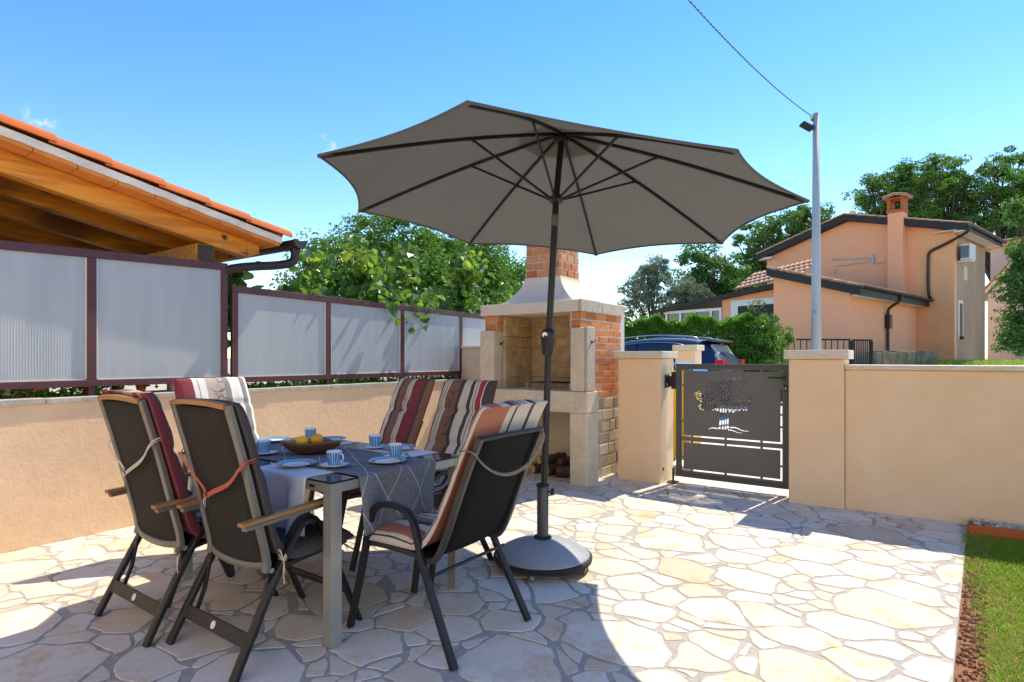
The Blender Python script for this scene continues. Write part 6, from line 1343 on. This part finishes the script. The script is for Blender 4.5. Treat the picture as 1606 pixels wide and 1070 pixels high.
# ================================================================ WASTE BIN beyond the gate
bn = wthing('waste_bin', 'yellow wheeled bin with bright blue lid standing just beyond the gate', 'bin', (-2.35, 6.85, 0))
mb = MB(); mb.hexa([(-2.62, 6.62, .12), (-2.20, 6.62, .12), (-2.20, 7.02, .12), (-2.62, 7.02, .12), (-2.68, 6.56, 1.17), (-2.235, 6.56, 1.17), (-2.235, 7.08, 1.17), (-2.68, 7.08, 1.17)]); mb.build('body', M['binyel'], bn, bevel=.02)
mb = MB(); mb.sweep([(-2.70, 6.82, 1.195), (-2.45, 6.82, 1.235), (-2.30, 6.82, 1.228), (-2.19, 6.82, 1.185), (-2.155, 6.82, 1.135)], .56, .035, square=True, sub=1, up=(0, 0, 1)); mb.build('lid', M['binblue'], bn, smooth=True)
for y in (6.66, 6.98): mb = MB(); mb.lathe([(.001, -.025), (.10, -.025), (.11, 0), (.10, .025), (.001, .025)], seg=20, m=Matrix.Translation((-2.60, y, .11)) @ Matrix.Rotation(PI/2, 4, 'X')); mb.build('wheel', M['rubber'], bn, smooth=True)
# ================================================================ EDGING, GRAVEL, POTS
mb = MB(); rg = random.Random(3); d_ = Vector((.328, .121, 0)).normalized()
t = thing('terracotta_edging', 'long terracotta edging block between lawn and gravel at the wall foot', 'edging', (.262, 5.50, 0), math.atan2(.20, 1.3))
mb.box((0, 0, -.05), (1.35, .05, .058)); mb.build('kerb_block', M['terra'], t, bevel=.006)
mb = MB(); mb.box((1.354, 0, -.05), (2.7, .05, .058)); mb.build('kerb_block', M['terra'], t, bevel=.006)
mb = MB(); vals = []
for i in range(2600):
    x = rg.uniform(.30, 3.0); y0 = 5.56+(x-.262)*.153; y1 = 5.788
    if y0 > y1-.02: continue
    y = rg.uniform(y0, y1); s_ = rg.uniform(.006, .013); m_ = Matrix.Translation((x, y, .024+rg.uniform(0, .012)+(y-y0)*.10)) @ rotm(rg.uniform(0, 6), rg.uniform(0, 6), rg.uniform(0, 6))
    mb.box((-s_, -s_*.8, -s_*.55), (s_, s_*.8, s_*.55), m_); vals += [rg.random()]*6
o = mb.build('gravel', M['gravel'], bevel=.004, seg=1); set_rnd(o, vals); tag(o, kind='stuff')
mb = MB(); mb.prism([(.272, 5.54, -.1), (1.7, 5.75, -.1), (1.7, 5.789, -.1), (.272, 5.789, -.1)], (0, 0, .13)); o = mb.build('gravel_bed', M['soil']); tag(o, kind='structure')
def pot(y, z, r, m_, label, fl=None, x=-5.27):
    t = thing('flower_pot', label, 'flower pot', (x, y, z), 0, 'pots on the wall behind the screens'); mb = MB(); mb.lathe([(r*.7, 0), (r, r*1.3), (r*1.1, r*1.32), (r*1.1, r*1.55), (r*.95, r*1.55), (r*.9, r*1.3), (.01, r*1.3)], seg=24); mb.build('pot', M[m_], t, smooth=True)
    rg = np.random.default_rng(int(y*100)); n_ = 160; P = rg.normal(0, r*.75, (n_, 3))*[1, 1.3, .5]+[0, 0, r*2.0]; leaf_mesh('foliage', P, rg.normal(0, 1, (n_, 3))+[0, 0, .5], .035, M['leafhedge'], t, rg, .6)
    if fl:
        n_ = 60; P = rg.normal(0, r*.8, (n_, 3))*[1, 1.5, .45]+[.02, 0, r*2.0]; leaf_mesh('blossom', P, rg.normal(0, 1, (n_, 3)), .028, M['flower'], t, rg, .9)
pot(1.95, 1.027, .045, 'binyel' if False else 'leafhedge', 'green flower pot glimpsed under the taller screen'); pot(2.12, 1.027, .04, 'terra', 'terracotta pot with red flowers under the taller screen, beside the green pot', True); pot(2.38, 1.027, .048, 'cream', 'cream flower pot under the taller screen near its end'); pot(1.75, 1.027, .04, 'terra', 'red flowering pot seen under the taller screen behind the wall chair', True)
# ================================================================ TREES AND PLANTS
def px_blobs(lst):     # (px,py,Z, rx,ry,rz): blob centres given where they stand
    return [(tuple(D(a, b, Z)), (rx, ry, rz)) for a, b, Z, rx, ry, rz in lst]
# leafy bush behind the left screens
def gb(x, y, z=0): return (x, y, z)
tree('garden_tree', 'dense green bush tree behind the lower screen, left of the parasol', 'tree', (-8.3, 7.2, 0), px_blobs([(515,440,9.6,.7,.7,.45),(570,415,10.2,1.0,1.0,.65),(640,400,10.6,1.1,1.2,.85),(520,430,9.6,.9,.9,.6),(600,440,9.8,1.4,1.2,.7),(690,420,11,1.2,1.2,.75)]), (-8.4, 7.4, 1.8), .09, 480, 66, .26, .085, M['leafbush'], 31, aspect=.45, nlimb=40, shell=.35)
tree('garden_tree', 'darker bush tree behind the lower screen, next to the barbecue chimney', 'tree', (-7.2, 9.2, 0), px_blobs([(745,430,11.5,1.2,1.1,.75),(790,440,11.8,.8,.9,.6),(720,455,10.6,1.0,1,.6)]), (-7.2, 9.2, 1.7), .08, 330, 60, .25, .08, M['leafbush'], 32, aspect=.45, nlimb=30, shell=.35)
# kiwi vine over the screen: big round leaves along arching shoots
def vine(label, segs, seed, size=.13):
    rg = np.random.default_rng(seed); t = wthing('climbing_vine', label, 'vine', segs[0][0], 'climbing vines over the lower screen'); C, Nn = [], []
    for q in segs:
        q = [Vector(p) for p in q]; n_ = 16
        P = [q[0]*(1-a)**2+q[1]*2*a*(1-a)+q[2]*a*a for a in [k/n_ for k in range(n_+1)]]; mb = MB(); mb.sweep(P, .012, taper=(1.2, .4), seg=6); mb.build('shoot', M['treewood'], t, smooth=True)
        for p in P[2:]:
            for _ in range(3): C.append(np.array(p)+rg.normal(0, .075, 3)); Nn.append(np.array([.75, -.35, .55]))
    C = np.array(C); Nn = np.array(Nn); C[:, 0] = np.where(C[:, 1] < 3.0, np.minimum(C[:, 0], -5.32), C[:, 0]); rn = np.clip(rg.random(len(C))**1.15*(.6+.6*np.clip((C[:, 2]-1.9)/.8, 0, 1)), 0, 1)
    leaf_mesh('leaves', C, Nn, size, M['leafvine'], t, rg, .82, .45, True, .6, rn); return t
rgv = random.Random(5)
vl = ['vine shoots with large round leaves beside the gutter downpipe', 'vine shoots with large round leaves above the first bay of the lower screen', 'tallest vine shoots, hanging over the second bay of the lower screen', 'vine shoots with large round leaves above the third bay of the lower screen', 'yellow green vine shoots beside the barbecue hood', 'vine shoots trailing behind the barbecue hood']
for i, y in enumerate((3.3, 4.05, 4.85, 5.6, 6.35, 7.1)):
    segs = []
    for k in range(7 if i in (2, 4) else 4):
        y0 = y+rgv.uniform(-.4, .4); h_ = (2.5 if i in (2, 4) else (1.85 if i == 0 else 2.15))+rgv.uniform(-.35, .25)
        segs.append([(-5.55, y0, 1.5), (-5.45+rgv.uniform(-.1, .1), y0+rgv.uniform(-.2, .2), h_+.35), ((-5.2+rgv.uniform(-.4, .12)) if (k % 3 or i != 2) else -5.06, y0+rgv.uniform(-.45, .45), (h_-.15 if (k % 3 or i != 2) else 1.84))])
    vine(vl[i], segs, 40+i, .125)
for i, (y, lb) in enumerate(((1.45, 'low dark green plants in the gap under the taller screen, beside the red flowers'), (3.2, 'low green plants in the gap under the first bay of the lower screen'), (4.3, 'low green plants with reddish tips under the second bay'), (5.4, 'low green plants under the third bay beside the barbecue'))):
    rg = np.random.default_rng(60+i); t = wthing('low_plant', lb, 'plant', (-5.3, y, 1.02)); n_ = 700; P = np.c_[rg.uniform(-5.42, -5.14, n_), rg.uniform(y-.5, y+.5, n_), 1.03+rg.random(n_)**2*.16]; leaf_mesh('leaves', P, rg.normal(0, 1, (n_, 3))+[.5, 0, .8], .045, M['leafhedge'], t, rg, .5)
# dark backing shrubs between vine and trees (real plants further back)
tree('shrub', 'broad dark green shrub behind the vines at the left end of the lower screen', 'shrub', (-7.0, 5.2, 0), [((-6.9, 4.9, 1.6), (.9, 1.1, .8)), ((-6.7, 6.0, 1.7), (.9, 1.1, .75))], (-7, 5.3, 1.2), .05, 130, 60, .25, .08, M['leafbush'], 35, nlimb=14, shell=.2)
tree('shrub', 'broad dark green shrub behind the vines near the barbecue', 'shrub', (-6.6, 7.5, 0), [((-6.6, 7.2, 1.7), (.8, 1.0, .85)), ((-6.3, 8.3, 1.7), (.8, 1.0, .8))], (-6.6, 7.5, 1.2), .05, 130, 60, .25, .08, M['leafbush'], 36, nlimb=14, shell=.2)
# hedge
rg = np.random.default_rng(70); hd_ = wthing('hedge', 'long bright green laurel hedge behind the dark car', 'hedge', (-5, 14, 0))
a = D(940, 561, 17.4); b = D(1190, 561, 16.9); n_ = 34000; u = rg.random(n_); dx = (b-a); L = Vector((dx.x, dx.y)).length; dn = np.array([dx.x, dx.y])/L; pn = np.array([-dn[1], dn[0]])
face = rg.random(n_); topz = 2.36+.10*np.sin(u*23)+.06*np.sin(u*57)
s_ = np.where(face < .5, -.5+rg.exponential(.07, n_), rg.uniform(-.55, .55, n_)); z_ = np.where(face < .5, rg.uniform(.05, 1, n_)*topz, topz-rg.exponential(.10, n_)+np.abs(rg.normal(0, .05, n_)))
bump_ = .08*np.sin(u*41+z_*5)*np.sin(z_*7+u*13); P = np.c_[a.x+dn[0]*L*u+pn[0]*(s_+bump_), a.y+dn[1]*L*u+pn[1]*(s_+bump_), z_]
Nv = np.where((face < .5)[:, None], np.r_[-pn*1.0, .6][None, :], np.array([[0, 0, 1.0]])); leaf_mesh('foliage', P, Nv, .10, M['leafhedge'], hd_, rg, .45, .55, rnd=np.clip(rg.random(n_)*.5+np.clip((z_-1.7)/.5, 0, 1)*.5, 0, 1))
mb = MB()
for k in range(24):
    p = a.lerp(b, (k+.5)/24); mb.sweep([(p.x, p.y, -.1), (p.x+rg.normal(0, .1), p.y, .9), (p.x+rg.normal(0, .2), p.y, 1.8)], .05, seg=6)
mb.build('stems', M['treewood'], hd_)
tree('shrub', 'feathery dark green laurel bush at the end of the hedge, beside the salmon wall', 'shrub', tuple(D(1195, 561, 16.6).xy)+(0,), px_blobs([(1185,540,16.6,.85,.85,1.1),(1205,530,16.6,.7,.7,.85),(1190,585,16.6,.9,.9,.7)]), tuple(D(1195, 561, 16.6).xy)+(1.2,), .05, 140, 70, .26, .13, M['leafbush'], 73, aspect=.3, nlimb=20, shell=.2)
# olive, trees left of the house
tree('olive_tree', 'grey green olive tree behind the hedge, right of the barbecue', 'tree', tuple(D(1020, 561, 31).xy)+(0,), px_blobs([(1005,460,31,1.15,1.2,1.5),(1045,455,31,1.4,1.4,1.6),(1080,470,31,1.1,1.2,1.1),(1025,428,31,.8,.8,.95),(985,500,31,.9,.9,1.1),(1060,505,31,1.5,1.4,1.2)]), tuple(D(1025, 561, 31).xy)+(2.5,), .18, 420, 64, .34, .17, M['leafolive'], 74, aspect=.28, nlimb=40, shell=.2)
tree('oak_tree', 'mid green leafy tree between the olive and the tiled wing', 'tree', tuple(D(1120, 561, 33).xy)+(0,), px_blobs([(1100,425,33,1.6,1.6,1.7),(1140,440,33,1.6,1.5,1.6),(1120,480,33,2,1.8,1.6),(1085,470,33,1.2,1.2,1.2),(1165,465,33,1.4,1.4,1.2)]), tuple(D(1120, 561, 33).xy)+(3.0,), .2, 230, 70, .50, .20, M['leafoak'], 75, nlimb=40, shell=.3)
tree('oak_tree', 'tall green oak rising behind the left eave of the salmon house', 'tree', tuple(D(1215, 561, 40).xy)+(0,), px_blobs([(1190,385,40,1.7,1.7,1.7),(1235,360,40,2.2,2,1.6),(1280,345,40,1.8,1.8,1.3),(1220,420,40,2.4,2,2),(1300,370,40,1.4,1.4,1.2),(1180,440,40,2,2,2)]), tuple(D(1215, 561, 40).xy)+(4.5,), .28, 230, 90, .58, .22, M['leafoak'], 76, nlimb=80, shell=.3, flat=.6)
# big trees behind the house
bt_ = [(1385,310,44,2.4,2.3,2.0),(1430,285,44,2.5,2.3,1.9),(1405,345,44,2.5,2.3,1.8)], [(1470,285,46,2.5,2.4,2.3),(1505,310,46,2.6,2.4,2.4),(1480,350,46,2.7,2.4,2.2)], [(1560,285,45,2.3,2.3,2.2),(1600,270,45,2.3,2.3,2.0),(1550,335,45,2.4,2.3,2.2),(1610,340,45,2.6,2.4,2.4)], [(1650,300,44,2.6,2.5,2.6),(1700,340,44,2.6,2.5,2.8)]
tl = ['tall oak rising just right of the house chimney, leftmost of the oaks behind the roof', 'tall oak behind the middle of the house roof, second of the row', 'tall oak above the right roof corner, behind the nearer tree', 'tall oak at the right edge, last of the row behind the house']
for i, (bl, lb) in enumerate(zip(bt_, tl)):
    b0_ = D(bl[0][0]+15, 561, bl[0][2]); tree('oak_tree', lb, 'tree', (b0_.x, b0_.y, .8), px_blobs(bl), (b0_.x, b0_.y, 6.0), .30, 170, 95, .62, .23, M['leafoak'], 80+i, group='oaks behind the salmon house', nlimb=80, shell=.35, flat=.6)
tree('leafy_tree', 'bright green leafy tree at the right edge, in front of the cream house', 'tree', tuple(D(1615, 561, 16).xy)+(.6,), px_blobs([(1612,405,16,.6,.7,.5),(1596,462,16,.42,.5,.35),(1615,500,16,.6,.7,.5),(1600,540,16,.55,.6,.35),(1650,450,16,1,1,1.5),(1578,440,16,.22,.25,.16),(1582,512,16,.2,.25,.15),(1600,330,16,.3,.35,.5),(1590,285,16,.16,.2,.25)]), tuple(D(1625, 561, 16).xy)+(2.6,), .10, 260, 60, .30, .115, M['leafoak'], 90, nlimb=40, shell=.1)
# rough grass bank by the house
rg = np.random.default_rng(91); n = 14000; Zs = rg.uniform(16.5, 22, n); ls = rg.uniform(13.8, 20, n); x = FW.x*Zs+RT.x*ls; y = FW.y*Zs+RT.y*ls
z = np.array([hgt(a, b) for a, b in zip(x, y)]); P = np.c_[x, y, z+.04+rg.random(n)**2*.14]
o = leaf_mesh('bank_grass', P, rg.normal(0, 1, (n, 3)), .10, M['grass'], None, rg, .16, .4, droop=-1.2); tag(o, kind='stuff')
# distant treeline along the horizon beyond the houses
for i, (px_, Z_) in enumerate(((905, 60), (1010, 66), (-120, 60), (60, 70), (240, 64))):
    b0_ = D(px_, 561, Z_); tree('distant_tree', ['dark tree far behind the barbecue, lowest of the far treeline', 'distant tree beyond the olive', 'distant tree hidden left beyond the carport', 'distant tree beyond the carport roof', 'distant tree beyond the lower screen'][i], 'tree', (b0_.x, b0_.y, 0), [((b0_.x, b0_.y, 3.0), (3.2, 3.2, 2.3)), ((b0_.x+2.5, b0_.y+1, 2.4), (2.6, 2.6, 1.9))], (b0_.x, b0_.y, 2), .3, 90, 50, .9, .4, M['leafoak'], 100+i, nlimb=10)
# ---------------------------------------------------------------- tidy up
for o in list(bpy.data.objects):
    if '_w' in o.keys(): del o['_w']
